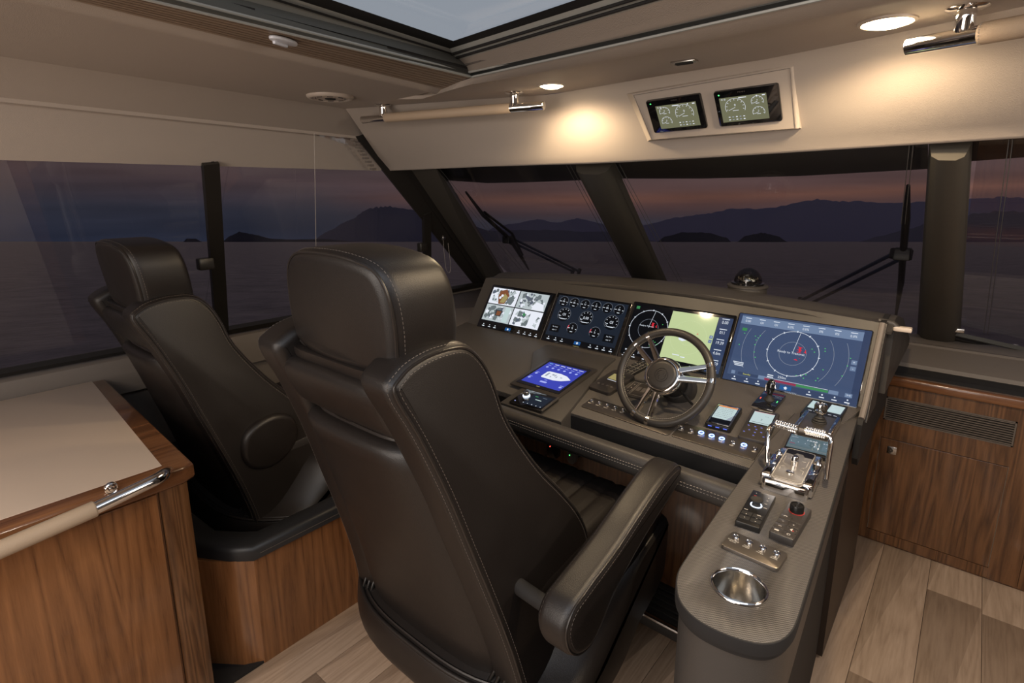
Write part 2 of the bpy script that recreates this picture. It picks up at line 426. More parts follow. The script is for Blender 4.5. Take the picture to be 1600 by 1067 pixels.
# ================================================================= SETTING
# outside: sea, islands and ridges (tilted with the sea)
SEA0 = EYE + seaup * -3.4
def seapt(az, dist, h=0):
    a = az; d = V((-math.sin(HEAD - a), math.cos(HEAD - a), 0))
    return SEA0 + (RTILT @ d) * dist + seaup * h
m, n_, l_, b_ = newmat('sea'); setp(b_, rough=.30, spec=.5)
t_ = n_.new('ShaderNodeTexCoord'); g_ = n_.new('ShaderNodeMapping'); g_.inputs['Scale'].default_value = (.5, .5, .5); l_.new(t_.outputs['Object'], g_.inputs[0])
q_ = n_.new('ShaderNodeTexNoise'); q_.inputs['Scale'].default_value = 1.0; q_.inputs['Detail'].default_value = 8; q_.inputs['Roughness'].default_value = .6; l_.new(g_.outputs[0], q_.inputs[0])
bump(n_, l_, b_, q_.outputs[0], .9, .5)
rc_ = n_.new('ShaderNodeValToRGB'); l_.new(q_.outputs[0], rc_.inputs[0]); e_ = rc_.color_ramp.elements
e_[0].position = .35; e_[0].color = (.10, .088, .10, 1); e_[1].position = .7; e_[1].color = (.30, .25, .25, 1); l_.new(rc_.outputs[0], b_.inputs['Base Color'])
mb = MB(); rs = []
for d in (7, 12, 20, 35, 60, 120, 300, 900, 3000, 9000, 16000):
    rs.append([tuple(seapt(math.radians(a), d)) for a in range(-105, 96, 5)])
mb.rings(rs, 'sea', closed=False, cap0=False, cap1=False)
o = mb.build('sea', smooth=0); tag(o, 'dark calm dusk sea stretching to the horizon outside the windows', 'sea', kind='stuff')
plain('hill_far', (.26, .25, .38), 1); plain('hill_mid', (.15, .145, .21), 1); plain('hill_near', (.045, .045, .065), 1)  # distance haze put into the bluish hill colours, paler further off
def azpx(x): return math.atan((x - 800) / (FPX / math.cos(PITCH)))
def ridge(name, label, pts, dist, mat, depth, rough=.08):
    """pts: (photo x, height in degrees) along the horizon"""
    rr = random.Random(len(pts) * 17 + int(dist)); fr = []; bk = []; tp = []
    xs = []
    for i in range(len(pts) - 1):
        for k in range(10):
            t = k / 10; t2 = t * t * (3 - 2 * t) * .5 + t * .5
            xs.append((pts[i][0] + (pts[i + 1][0] - pts[i][0]) * t, pts[i][1] + (pts[i + 1][1] - pts[i][1]) * t2))
    xs.append(pts[-1])
    for x, h in xs:
        a = azpx(x); hh = max(0, math.tan(math.radians(h)) * dist) * (1 + rr.uniform(-rough, rough) * .5) 
        c = 1 / math.cos(a) if abs(a) < 1.2 else 1.5
        fr.append(tuple(seapt(a, dist, -5))); tp.append(tuple(seapt(a, dist + depth * .5, hh))); bk.append(tuple(seapt(a, dist + depth, -5)))
    mb = MB(); mb.rings([fr, tp, bk], mat, closed=False, cap0=False, cap1=False)
    o = mb.build(name, smooth=80); tag(o, label, 'hill'); return o
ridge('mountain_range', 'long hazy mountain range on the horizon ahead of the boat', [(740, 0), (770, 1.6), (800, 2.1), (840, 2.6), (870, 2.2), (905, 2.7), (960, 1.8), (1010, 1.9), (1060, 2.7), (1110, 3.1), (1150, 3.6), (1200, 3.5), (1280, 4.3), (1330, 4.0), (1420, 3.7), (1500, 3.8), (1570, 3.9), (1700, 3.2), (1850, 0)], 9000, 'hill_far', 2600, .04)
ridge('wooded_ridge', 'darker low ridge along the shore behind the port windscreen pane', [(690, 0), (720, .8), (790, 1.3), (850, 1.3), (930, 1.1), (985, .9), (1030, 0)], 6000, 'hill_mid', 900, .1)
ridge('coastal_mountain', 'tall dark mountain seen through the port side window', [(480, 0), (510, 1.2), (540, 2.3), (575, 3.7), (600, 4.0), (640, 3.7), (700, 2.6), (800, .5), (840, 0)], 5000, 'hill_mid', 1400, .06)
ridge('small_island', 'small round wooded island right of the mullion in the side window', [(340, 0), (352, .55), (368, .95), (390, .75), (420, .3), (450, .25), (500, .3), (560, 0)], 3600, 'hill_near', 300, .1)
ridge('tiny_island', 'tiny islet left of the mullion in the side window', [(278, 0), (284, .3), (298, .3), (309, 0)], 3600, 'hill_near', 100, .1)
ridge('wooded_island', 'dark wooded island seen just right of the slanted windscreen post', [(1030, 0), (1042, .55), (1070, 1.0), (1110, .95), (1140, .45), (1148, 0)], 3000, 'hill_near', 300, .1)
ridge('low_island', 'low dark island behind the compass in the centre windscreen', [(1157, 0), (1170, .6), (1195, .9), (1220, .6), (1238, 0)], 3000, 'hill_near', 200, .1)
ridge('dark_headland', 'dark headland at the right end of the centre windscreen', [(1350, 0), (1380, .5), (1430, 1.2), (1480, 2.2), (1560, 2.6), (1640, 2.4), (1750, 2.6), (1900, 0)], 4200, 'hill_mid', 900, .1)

# floor of oak planks
fl = MB(); fl.box((-3.1, -2.6, -.06), (2.2, 3.2, -.006), 'seam_dark')
floor = fl.build('floor'); struct(floor, 'light oak plank floor of the wheelhouse', 'floor')
pm = {}
def plank_mesh(L_):
    if L_ not in pm:
        b = MB(); b.box((-.0935, -L_ / 2 + .0008, -.008), (.0935, L_ / 2 - .0008, 0), 'oak_floor', b=.0006); o = b.build('plank', floor); pm[L_] = o.data; bpy.data.objects.remove(o)
    return pm[L_]
k = 0; rr = random.Random(4)
for i in range(19):
    x = -2.127 + .1885 * i
    if x > 1.3: continue
    y = -1.0 - rr.random() * 1.0
    while y < 3.1:
        ll = rr.choice([1.1, 1.35, 1.6]); me = plank_mesh(ll)
        o = bpy.data.objects.new('plank', me); COL.objects.link(o); o.parent = floor; o.location = (x, y + ll / 2, 0); y += ll

# walls
mb = MB(); mb.box((-3.18, -2.6, 0), (-3.075, 3.5, .985), 'trim_vinyl'); struct(mb.build('wall_port'), 'lined port side below the windows', 'wall')
mb = MB(); mb.box((2.15, -2.6, 0), (2.25, 3.6, 2.3), 'trim_vinyl'); struct(mb.build('wall_starboard'), 'starboard side of the cabin', 'wall')
mb = MB(); mb.box((-3.2, -2.7, 0), (2.25, -2.6, 2.3), 'headliner'); struct(mb.build('wall_aft'), 'aft bulkhead behind the camera', 'wall')
mb = MB(); mb.box((-3.1, 3.6, 0), (2.25, 3.7, .93), 'trim_vinyl'); struct(mb.build('wall_forward'), 'forward bulkhead under the windscreen', 'wall')
# port ledge (window sill cap) with rolled inner edge
mb = MB(); pr = [(-3.20, .97), (-3.07, .985), (-3.03, .982), (-3.005, .965), (-2.995, .93), (-3.0, .80), (-3.06, .78), (-3.2, .78)]
mb.prism([(x, z) for x, z in pr], 1.2, -3.45, 'trim_vinyl', M=Matrix(((1, 0, 0, 0), (0, 0, -1, 0), (0, 1, 0, 0), (0, 0, 0, 1))))
o = mb.build('trim_1'); struct(o, 'padded beige ledge under the port windows', 'trim')

# glazing planes
SP = V((-3.05, 0, 1.0)); SN = V((.85, 0, -.55)).normalized()
WP = V((0, 3.61, 1.0)); WN = V((0, -.87, -1.62)).normalized()
def sg(x, y, off=0): return atP(x, y, SP + SN * off, SN)
def wg(x, y, off=0): return atP(x, y, WP + WN * off, WN)
def onS(Y, z, off=0): return V((-3.05 + .55 / .85 * (z - 1), Y, z)) + SN * off
def onW(X, z, off=0): return V((X, 3.61 - 1.62 / .87 * (z - 1), z)) + WN * off
def slab(mb, pts, nrm, t, mat):
    n = V(nrm) * t; rs = [[tuple(p) for p in pts], [tuple(V(p) - n) for p in pts]]
    return mb.rings(rs, mat)
def bar(mb, a, b, n, wdt, t, mat, side=0):
    """flat bar from a to b lying on a plane with normal n"""
    a = V(a); b = V(b); d = (b - a).normalized(); s_ = V(n).cross(d).normalized() * wdt / 2
    c = s_ * side
    return slab(mb, [a - s_ + c, b - s_ + c, b + s_ + c, a + s_ + c], -V(n), t, mat)
win = []
def window(name, pts, nrm, label, cat='window'):
    mb = MB(); slab(mb, pts, nrm, .008, 'window_glass'); o = mb.build(name, smooth=0); struct(o, label, cat); win.append(o); return o
ymul = sg(334, 400).y
w1 = window('window_1', [onS(-1.6, .98), onS(ymul, .98), onS(ymul, 1.95), onS(-1.6, 1.95)], SN, 'large aft pane of the port side window')
w2 = window('window_2', [onS(ymul, .98), sg(664, 512), sg(664, 200), onS(ymul, 1.95)], SN, 'sliding middle pane of the port side window')
w3 = window('window_3', [sg(667, 508), sg(780, 480), sg(780, 440), sg(667, 280)], SN, 'small triangular quarter pane ahead of the port side window')
pA0, pA1 = wg(700, 262), wg(800, 450)
w4 = window('window_4', [onW(-3.05, .98), wg(1025, 480), wg(925, 225), onW(-2.4, 1.93)], WN, 'port windscreen pane')
w5 = window('window_5', [wg(1025, 480), onW(-.07, .98), onW(-.07, 1.95), wg(925, 225)], WN, 'centre windscreen pane above the compass')
w6 = window('window_6', [onW(-.03, .98), onW(1.9, .98), onW(1.9, 1.95), onW(-.03, 1.95)], WN, 'starboard windscreen pane')
# black ceramic band along the windscreen top
def frit(px, parent, nm='frit_band'):
    mb = MB(); slab(mb, [wg(x, y, -.012) for x, y in px], WN, .003, 'frit'); return mb.build(nm, parent, smooth=0)
frit([(650, 250), (700, 282), (760, 286), (820, 285), (925, 281), (930, 230), (650, 230)], w4)
frit([(940, 230), (958, 279), (1100, 279), (1250, 275), (1450, 264), (1450, 190)], w5)
frit([(1516, 190), (1516, 252), (1640, 243), (2300, 196), (2300, 130)], w6)
# mullion + latches in the side glazing
mb = MB(); bar(mb, sg(326, 251, .02), sg(345, 521, .02), SN, .062, .03, 'frame_dark')
bar(mb, sg(331, 251, .026), sg(350, 521, .026), SN, .012, .01, 'seam_dark')
mull = mb.build('mullion', w1, smooth=0)
mb = MB(); P_ = sg(321, 412, .05); mb.box(P_ - V((.02, .035, .028)), P_ + V((.02, .035, .028)), 'frame_dark', b=.008)
mb.build('latch', w1, smooth=40)
mb = MB(); bar(mb, sg(664, 330, .02), sg(667, 505, .02), SN, .05, .03, 'frame_dark'); mb.build('mullion', w2, smooth=0)
mb = MB(); P_ = sg(660, 386, .05); mb.box(P_ - V((.02, .03, .03)), P_ + V((.02, .03, .03)), 'frame_dark', b=.008); mb.build('latch', w2, smooth=40)
# lower frame of side glazing
mb = MB(); bar(mb, sg(-60, 590, .015), sg(350, 515, .015), SN, .02, .03, 'seam_dark'); mb.build('window_frame', w1, smooth=0)
mb = MB(); bar(mb, sg(345, 515, .02), sg(780, 437, .02), SN, .035, .03, 'frame_dark'); mb.build('window_frame', w2, smooth=0)
# corner pillar (A-post) port
mb = MB()
a0, a1 = sg(556, 214, .03), sg(755, 462, .03)
b0, b1 = sg(600, 205, .06), sg(768, 452, .05)
c0, c1 = wg(676, 252, .03), wg(800, 452, .03)
slab(mb, [a0, a1, b1, b0], SN, .05, 'frame_dark')
slab(mb, [b0, b1, c1, c0], (SN + WN).normalized(), .06, 'pillar_lining')
e0, e1 = sg(590, 205, .065), sg(764, 455, .055); f0, f1 = sg(612, 205, .075), sg(772, 450, .06)
slab(mb, [e0, e1, f1, f0], (SN + WN * .3).normalized(), .02, 'frame_dark')
o = mb.build('trim_2', smooth=0); struct(o, 'dark slanted corner pillar between side window and windscreen', 'pillar')
# jagged blind pleats at pillar head
mb = MB()
for k in range(9):
    t = k / 8; p = sg(553 + 30 * t, 219 + 45 * t, .085); mb.box(p - V((.012, .012, .005)), p + V((.012, .012, .005)), 'trim_vinyl')
o = mb.build('blind_track', smooth=0); struct(o, 'toothed folded blind edge at the head of the corner pillar', 'blind')
# windscreen posts
def post(name, tl, tr, br_, bl, label, th=.07):
    mb = MB(); q = [wg(*tl, .0), wg(*bl, .0), wg(*br_, .0), wg(*tr, .0)]
    mid = [(q[0] * .7 + q[3] * .3) + WN * th, (q[1] * .7 + q[2] * .3) + WN * th, (q[1] * .3 + q[2] * .7) + WN * th, (q[0] * .3 + q[3] * .7) + WN * th]
    mb.rings([[tuple(q[0]), tuple(q[1])], [tuple(mid[0]), tuple(mid[1])], [tuple(mid[3]), tuple(mid[2])], [tuple(q[3]), tuple(q[2])]], 'pillar_lining', closed=True, cap0=False, cap1=False)
    o = mb.build(name, smooth=0); struct(o, label, 'pillar'); return o
def post(name, top, bot, label, th=.06, mat='pillar_lining'):
    mb = MB(); rs = []
    for (xa, xb, y) in (top, bot):
        A, B = wg(xa, y), wg(xb, y); r = []
        for t, h in ((0, -.01), (0, .03), (.12, .8), (.3, 1), (.7, 1), (.88, .8), (1, .03), (1, -.01)): r.append(tuple(A.lerp(B, t) + WN * th * h))
        rs.append(r)
    mb.rings(rs, mat); o = mb.build(name, smooth=50); struct(o, label, 'pillar'); return o
post('trim_3', (899, 960, 252), (1008, 1056, 470), 'dark slanted windscreen post left of the compass')
post('trim_4', (1452, 1520, 220), (1432, 1500, 534), 'dark upright windscreen post near the right edge')
# windscreen sill
mb = MB(); A = wg(1100, 500); mb.box((-3.05, 3.42, .93), (2.1, 3.62, .975), 'trim_vinyl')
o = mb.build('trim_5'); struct(o, 'lining ledge along the foot of the windscreen', 'trim')
mb = MB(); 
for (xa, ya, xb, yb, hh, mt) in ((1490, 524, 1640, 562, .03, 'frame_dark'), (1490, 518, 1640, 552, .012, 'alu_dark')):
    bar(mb, wg(xa, ya, .02), wg(xb, yb, .02), WN, hh, .02, mt)
mb.build('window_frame', w6, smooth=0)
mb = MB(); P_ = wg(1493, 516, .03); mb.box(P_ - V((.035, .012, .010)), P_ + V((.035, .012, .012)), 'steel', b=.003); mb.build('hinge', w6)

# ---- ceiling
ZC = 2.10
def lx(px, z): return atZ(px[0], px[1], z)
def ext(A, B, t): return A + (B - A) * t
YB = -1.3; XR = 1.9
def corner(cpx, lpx, fpx, z):
    C = atZ(*cpx, z); Lp = atZ(*lpx, z); Fp = atZ(*fpx, z)
    dl = Lp - C; df = Fp - C
    return [C + dl * ((YB - C.y) / dl.y), C, C + df * ((XR - C.x) / df.x)]
la = corner((691, 139), (110, 0), (1276, 0), ZC)
lb = corner((737, 120), (234, 0), (1276, 0), ZC)
lc = corner((731, 113), (284, 0), (1250, 0), ZC + .012)
ld = corner((711, 95), (380, 0), (1039, 0), ZC + .05)
le = corner((703, 76), (466, 0), (944, 0), ZC + .075)
lf = corner((708, 64), (519, 0), (899, 0), ZC + .08)
S0 = atZ(0, 88, ZC); S1 = atZ(540, 170, ZC); seamL = [S0 + (S0 - S1) * ((YB - S0.y) / (S0.y - S1.y)), S1]
hseam = [(540, 170), (690, 159), (860, 148), (1010, 122), (1200, 92), (1400, 52), (1600, 10)]
HS = [atZ(x, y, ZC) for x, y in hseam]; d = (HS[-1] - HS[-2]).normalized(); HS.append(HS[-1] + d * 2.0)
ceil = MB()
def band(mb, A, B, m, th=.02, flip=False):
    n = len(A); rs = []
    lo = [tuple(p) for p in A] ; li = [tuple(p) for p in B]
    up_ = [tuple(V(p) + V((0, 0, th))) for p in A]; ui = [tuple(V(p) + V((0, 0, th))) for p in B]
    return mb.rings([lo, li, ui, up_, lo], m, closed=False, cap0=False, cap1=False)
# rounded lip around the port edge of the opening
def off2(P, dx, dy, dz): return [p + V((dx, dy, dz)) for p in P]
lip = [la[0] + V((-.07, 0, 0)), la[1] + V((-.075, .03, 0))]
band(ceil, seamL, lip, 'headliner', .03)
rs = []
for k in range(7):
    t = k / 6; rs.append([tuple(lip[0].lerp(la[0], t) + V((0, 0, -.014 * math.sin(PI * t)))), tuple(lip[1].lerp(la[1], t) + V((0, 0, -.014 * math.sin(PI * t))))])
ceil.rings(rs, 'headliner', closed=False, cap0=False, cap1=False)
# forward strip between header seam and opening
F = []
fr_front = HS[1:]
inner = [lip[1]] + [lb[1].lerp(lb[2], t) for t in (0, .12, .25, .4, .6, 1.0)]
fl_out = [S1] + HS[1:]
# resample both to same count
def resample(P, n):
    d = [0]
    for i in range(1, len(P)): d.append(d[-1] + (P[i] - P[i - 1]).length)
    out = []
    for k in range(n):
        t = d[-1] * k / (n - 1); i = 1
        while i < len(P) - 1 and d[i] < t: i += 1
        out.append(P[i - 1].lerp(P[i], (t - d[i - 1]) / max(1e-9, d[i] - d[i - 1])))
    return out
A_ = resample(fl_out, 30); B_ = resample([lip[1], lb[1] + V((0, .0, 0)), lb[2]], 30); B_[0] = lip[1]
rs = []
for k in range(9):
    t = k / 8; z = -.016 * math.sin(PI * max(0, (t - .7) / .3)) if t > .7 else 0
    rs.append([tuple(a.lerp(b, t) + V((0, 0, z))) for a, b in zip(A_, B_)])
ceil.rings(rs, 'headliner', closed=False, cap0=False, cap1=False)
ceil.box((XR, YB, ZC), (2.2, 2.0, ZC + .03), 'headliner'); ceil.box((-2.8, -2.65, ZC), (2.2, YB, ZC + .03), 'headliner')
o = ceil.build('ceiling', smooth=40); struct(o, 'cream leather headlining around the skylight', 'ceiling'); ceiling = o
# ribbed tambour strip (slats)
for k in range(8):
    t0, t1 = k / 8, (k + .82) / 8; mb = MB()
    A = [la[0].lerp(lb[0], t0), la[1].lerp(lb[1], t0)]; B = [la[0].lerp(lb[0], t1), la[1].lerp(lb[1], t1)]
    band(mb, A, B, 'tan_slat' if 'tan_slat' in MATS else 'headliner', .008); mb.build('slat', ceiling, smooth=0)
mb = MB(); band(mb, [p + V((0, 0, .006)) for p in la[:2]], [p + V((0, 0, .006)) for p in lb[:2]], 'seam_dark', .02); mb.build('slat_backing', ceiling, smooth=0)
# skylight
sk = MB()
for i, (A, B, m_) in enumerate(((lb, lc, 'alu_dark'), (ld, le, 'alu_track'), (le, lf, 'black_matte'))): band(sk, A, B, m_, .02)
band(sk, lc[:2], ld[:2], 'alu_dark', .02); band(sk, lc[1:], ld[1:], 'headliner', .02)
for P, Q in ((lb, lc), ):
    for a, b, r in ((P[0], P[1], .004), (P[1], P[2], .004)):
        sk.tube([a, b], r, 'alu_track', 6)
        sk.tube([a.lerp(Q[0] if a is P[0] else Q[1], 1), b.lerp(Q[1] if b is P[1] else Q[2], 1)], r, 'alu_track', 6)
for t in (.3, .65):
    sk.tube([ld[1].lerp(le[1], t) - V((0, 0, .004)), ld[2].lerp(le[2], t) - V((0, 0, .004))], .004, 'seam_dark', 6)
sk.tube([ld[0].lerp(le[0], .7) - V((0, 0, .004)), ld[1].lerp(le[1], .7) - V((0, 0, .004))], .003, 'seam_dark', 6)
sk.tube([lc[1].lerp(ld[1], .55) - V((0, 0, .0)), lc[2].lerp(ld[2], .55) - V((0, 0, .0))], .004, 'grille_dark', 6)
for t in (.32, .72, .9):
    p = lc[0].lerp(lc[1], t).lerp(ld[0].lerp(ld[1], t), .45); sk.box(p - V((.012, .04, .004)), p + V((.012, .04, .002)), 'seam_dark')
skf = sk.build('window_7', smooth=30); struct(skf, 'sliding roof skylight with aluminium tracks', 'skylight')
mb = MB(); slab(mb, [lf[0], lf[1], lf[2], V((XR, YB, lf[0].z))], V((0, 0, -1)), .01, 'roof_dusk'); mb.build('skylight_glass', skf, smooth=0)
# header panel (front) and port valance
HB = [atY(605, 265, 1.9), atY(760, 258, 1.9), atY(930, 253, 1.9), atY(1060, 246, 1.9), atY(1200, 237, 1.9), atY(1400, 224, 1.9), atY(1600, 211, 1.9)]
HB.append(HB[-1] + (HB[-1] - HB[-2]) * 6)
T_ = resample(HS, 40); Bm = resample(HB, 40)
Bm[0] = HB[0]
mb = MB(); rs = []
for k in range(9):
    t = k / 8; rs.append([tuple(a.lerp(b, t) + V((0, .35, 0)) * (-.10 * math.sin(PI * t)) * 0) for a, b in zip(T_, Bm)])
rs.append([tuple(b + V((0, .006, -.006))) for b in Bm]); rs.append([tuple(b + V((0, .05, -.004))) for b in Bm]); rs.append([tuple(b + V((0, .12, .12))) for b in Bm])
mb.rings(rs, 'headliner', closed=False, cap0=False, cap1=False)
o = mb.build('wall_header', smooth=50); struct(o, 'cream leather header above the windscreen carrying the gauge pod', 'header'); header = o
# port valance: upper slope, reveal, lower blind cover
R0, R1 = atX(0, 152, -2.27), atX(580, 215, -2.38)
Rb = R0 + (R0 - R1) * ((R0.y - YB) / (R1.y - R0.y))
mb = MB(); sl = [tuple(seamL[0]), tuple(seamL[1])]
rs = [sl, [tuple(Rb), tuple(R1)], [tuple(Rb + V((-.004, 0, -.012))), tuple(R1 + V((-.004, 0, -.012)))], [tuple(Rb + V((-.06, 0, .0))), tuple(R1 + V((-.06, 0, .0)))]]
mb.rings(rs, 'headliner', closed=False, cap0=False, cap1=False)
mb.build('valance', ceiling, smooth=20)
V0, V1 = atX(0, 247, -2.47), atX(596, 265, -2.47)
Vb = V0 + (V0 - V1) * ((V0.y - YB) / (V1.y - V0.y))
mb = MB(); up0 = V((Rb.x - .05, YB, Rb.z + .02)); up1 = V((R1.x - .05, V1.y - .02, R1.z + .02))
ns_ = 1
rs = [[tuple(up0), tuple(up1)], [tuple(Vb), tuple(V1)], [tuple(Vb + V((-.006, 0, -.006))), tuple(V1 + V((-.006, 0, -.006)))], [tuple(Vb + V((-.08, 0, 0))), tuple(V1 + V((-.08, 0, 0)))]]
mb.rings(rs, 'headliner', closed=False, cap0=False, cap1=False)
mb.build('blind_cover', ceiling, smooth=20)
# close the gap between the valance end and header
mb = MB(); slab(mb, [S1, R1, R1 + V((-.05, .3, .0)), V1 + V((-.1, .2, 0)), V1 + V((-.1, .2, .3)), S1 + V((-.3, .3, .02))], V((1, 0, 0)), .01, 'headliner')
mb.build('filler', ceiling, smooth=0)
# roof above the port side (keeps dusk light out over the headlining)
mb = MB(); mb.box((-2.75, -2.6, 2.14), (-1.55, 2.1, 2.18), 'black_matte'); mb.box((-1.55, 1.55, 2.2), (2.3, 2.1, 2.24), 'black_matte'); mb.build('deckhead', ceiling, smooth=0)

# ================================================================= FURNITURE
# ---- galley counter with hand rail
CX = -1.815
g = thing('galley_counter', 'walnut counter cabinet with cream top and padded rail in the left foreground', 'counter', V((-2.35, 0, 0)))
yf = .55; xb = -2.97
mb = MB(); mb.box((xb, -1.2, .02), (CX - .012, yf - .075, .845), 'walnut'); wp(mb, 'carcass', g)
mb = MB(); mb.box((CX - .03, -1.2, .03), (CX, yf - .082, .835), 'walnut', b=.002); wp(mb, 'door', g)
mb = MB(); mb.prism([(CX - .03, yf - .074), (CX + .008, yf - .074), (CX + .012, yf - .02), (CX + .002, yf + .004), (CX - .03, yf + .01)], 0, .868, 'walnut_dark', .002); wp(mb, 'corner_post', g)
mb = MB(); mb.box((xb, yf - .075, 0), (CX - .03, yf + .005, .868), 'walnut_dark'); wp(mb, 'end_panel', g)
# top: walnut fiddle edge with rounded nose, cream inset
def nosing(mb, poly, z0, z1, m): mb.prism(poly, z0, z1, m, b=.012, both=True)
to = [atZ(0, 800, .9), atZ(255, 712, .9)]
mb = MB(); xo = CX + .016
out = [(xb, -1.2), (xo, -1.2), (xo, yf - .01), (xo - .02, yf + .03), (xb, yf + .085)]
mb.prism(out, .842, .9, 'walnut_y', b=.012, both=True); wp(mb, 'worktop_edge', g, 50)
mb = MB(); ci = [(xb + .002, -1.19), (xo - .062, -1.19), (xo - .062, yf - .045), (xb + .002, yf + .035)]
mb.prism(ci, .89, .9012, 'counter_solid', b=.0006); wp(mb, 'worktop', g)
# rail: chrome bar with leather wrap
rp_ = [atX(262, 738, xo - .01), atX(255, 742, xo + .04), atX(246, 748, xo + .055), atX(228, 757, xo + .06)]
ra = atX(150, 794, xo + .06); rb_ = atX(-40, 876, xo + .06); dirn = (rb_ - ra).normalized(); rb_ = ra + dirn * 1.3
mb = MB(); mb.tube(catm([tuple(p) for p in rp_] + [tuple(ra), tuple(ra + dirn * .02)], 5, False), .0180, 'chrome', 20)
rl = wp(mb, 'hand_rail', g, 60)
mb = MB(); mb.tube([ra, ra + dirn * .004, rb_], [.0200, .0225, .0225], 'tan_wrap', 20); mb.tube([ra - dirn * -.001, ra + dirn * .003], .0205, 'stitch_light', 18); mb.build('rail_wrap', rl, smooth=60)
pb = atX(174, 763, CX + .012)
mb = MB(); M_ = Matrix.Translation(pb) @ Matrix.Rotation(PI / 2, 4, 'Y'); mb.lathe([(.017, -.008), (.017, .003), (.0145, .005), (.0135, .002), (.008, .003), (.006, .006), (0.001, .007)], 'chrome', 24, M_); wp(mb, 'push_latch', g, 40)

# ---- companion seat platform
PZ = .5
g = thing('seat_platform', 'walnut plinth with padded black top under the far helm seat', 'platform', V((-2.4, 1.2, 0)))
pe = [atZ(300, 826, PZ), atZ(305, 850, PZ), atZ(380, 862, PZ), atZ(505, 795, PZ), atZ(560, 762, PZ)]
px_ = -1.84
pol = [(-2.99, .58), (pe[1].x, pe[1].y - .05), (pe[2].x, pe[2].y), (px_ + .012, pe[2].y + .02), (px_ + .012, 1.58), (-2.99, 1.58)]
pol = [(-2.99, .562), (-2.02, .60), (px_ - .05, .675), (px_ + .012, .735), (px_ + .012, 1.58), (-2.99, 1.58)]
inn = [(-2.90, .66), (-2.05, .70), (px_ - .12, .765), (px_ - .085, .80), (px_ - .085, 1.50), (-2.90, 1.50)]
mb = MB(); rs = []
for off_, z in ((0, .445), (0, .48), (.006, .493), (.018, .498)): rs.append([(x, y, z) for x, y in (inset(pol if area2(pol) > 0 else pol[::-1], off_) if off_ else (pol if area2(pol) > 0 else pol[::-1]))])
ii = inn if area2(inn) > 0 else inn[::-1]
for off_, z in ((-.012, .497), (-.004, .491), (0, .478), (0, .24)): rs.append([(x, y, z) for x, y in inset(ii, off_)])
mb.rings(rs, 'black_cushion', cap0=False, cap1=False); wp(mb, 'padded_rim', g, 50)
mb = MB(); mb.prism(ii, .18, .20, 'dark_carpet'); wp(mb, 'well_floor', g, 20)
bp = [(-2.98, .575), (-2.0, .59), (px_ - .04, .68), (px_, .74), (px_, 1.57), (-2.98, 1.57)]; bp = bp if area2(bp) > 0 else bp[::-1]
mb = MB(); mb.rings([[(x, y, 0) for x, y in bp], [(x, y, .447) for x, y in bp], [(x, y, .447) for x, y in inset(bp, .05)], [(x, y, 0) for x, y in inset(bp, .05)]], 'walnut', cap0=False, cap1=False); wp(mb, 'base_panel', g, 20)
mb = MB(); mb.box((-2.0, .57, 0.0), (px_ - .002, 1.57, .012), 'seam_dark'); wp(mb, 'kick_strip', g, 20)
mb = MB(); mb.tube([(px_ + .0135, .76, .465), (px_ + .0135, 1.57, .465)], .0012, 'stitch', 4); wp(mb, 'seam', g)

# ---- helm seats
SX, SY = -1.10, 1.25
def hw(z): return .275 + (1.40 - z) * .10
REAR = [(.612, 1.39), (.665, 1.25), (.725, 1.10), (.775, .95), (.825, .80), (.872, .65), (.91, .50), (.93, .40), (.94, .33)]
def yrear(z):
    for (a, b), (c, d) in zip(REAR, REAR[1:]):
        if z >= d: return a + (b - z) / (b - d) * (c - a)
    return REAR[-1][0]
PROF = [(.614, 1.36), (.640, 1.398), (.69, 1.419), (.76, 1.427), (.83, 1.418), (.880, 1.376), (.915, 1.31), (.955, 1.20), (1.055, 1.05), (1.15, .94), (1.225, .84), (1.265, .74), (1.255, .62), (1.21, .48), (1.14, .36), (1.04, .30), (.965, .305), (.93, .38), (.91, .50), (.872, .65), (.825, .80), (.775, .95), (.725, 1.10), (.665, 1.25)]
def dash_stitch(mb, pts, m, r=.0009, ln=.006, gap=.004, off=(0, 0, 0)):
    P = [V(p) + V(off) for p in pts]; d = 0; acc = 0
    for a, b in zip(P, P[1:]):
        L_ = (b - a).length
        if L_ < 1e-6: continue
        u = (b - a) / L_; t = -acc
        while t < L_:
            s0 = max(0, t); s1 = min(L_, t + ln)
            if s1 > s0: mb.tube([a + u * s0, a + u * s1], r, m, 3)
            t += ln + gap
        acc = (L_ - t) % (ln + gap); acc = -(t - L_) % (ln + gap) if False else (ln + gap) - (t - L_)
        if acc >= ln + gap: acc = 0
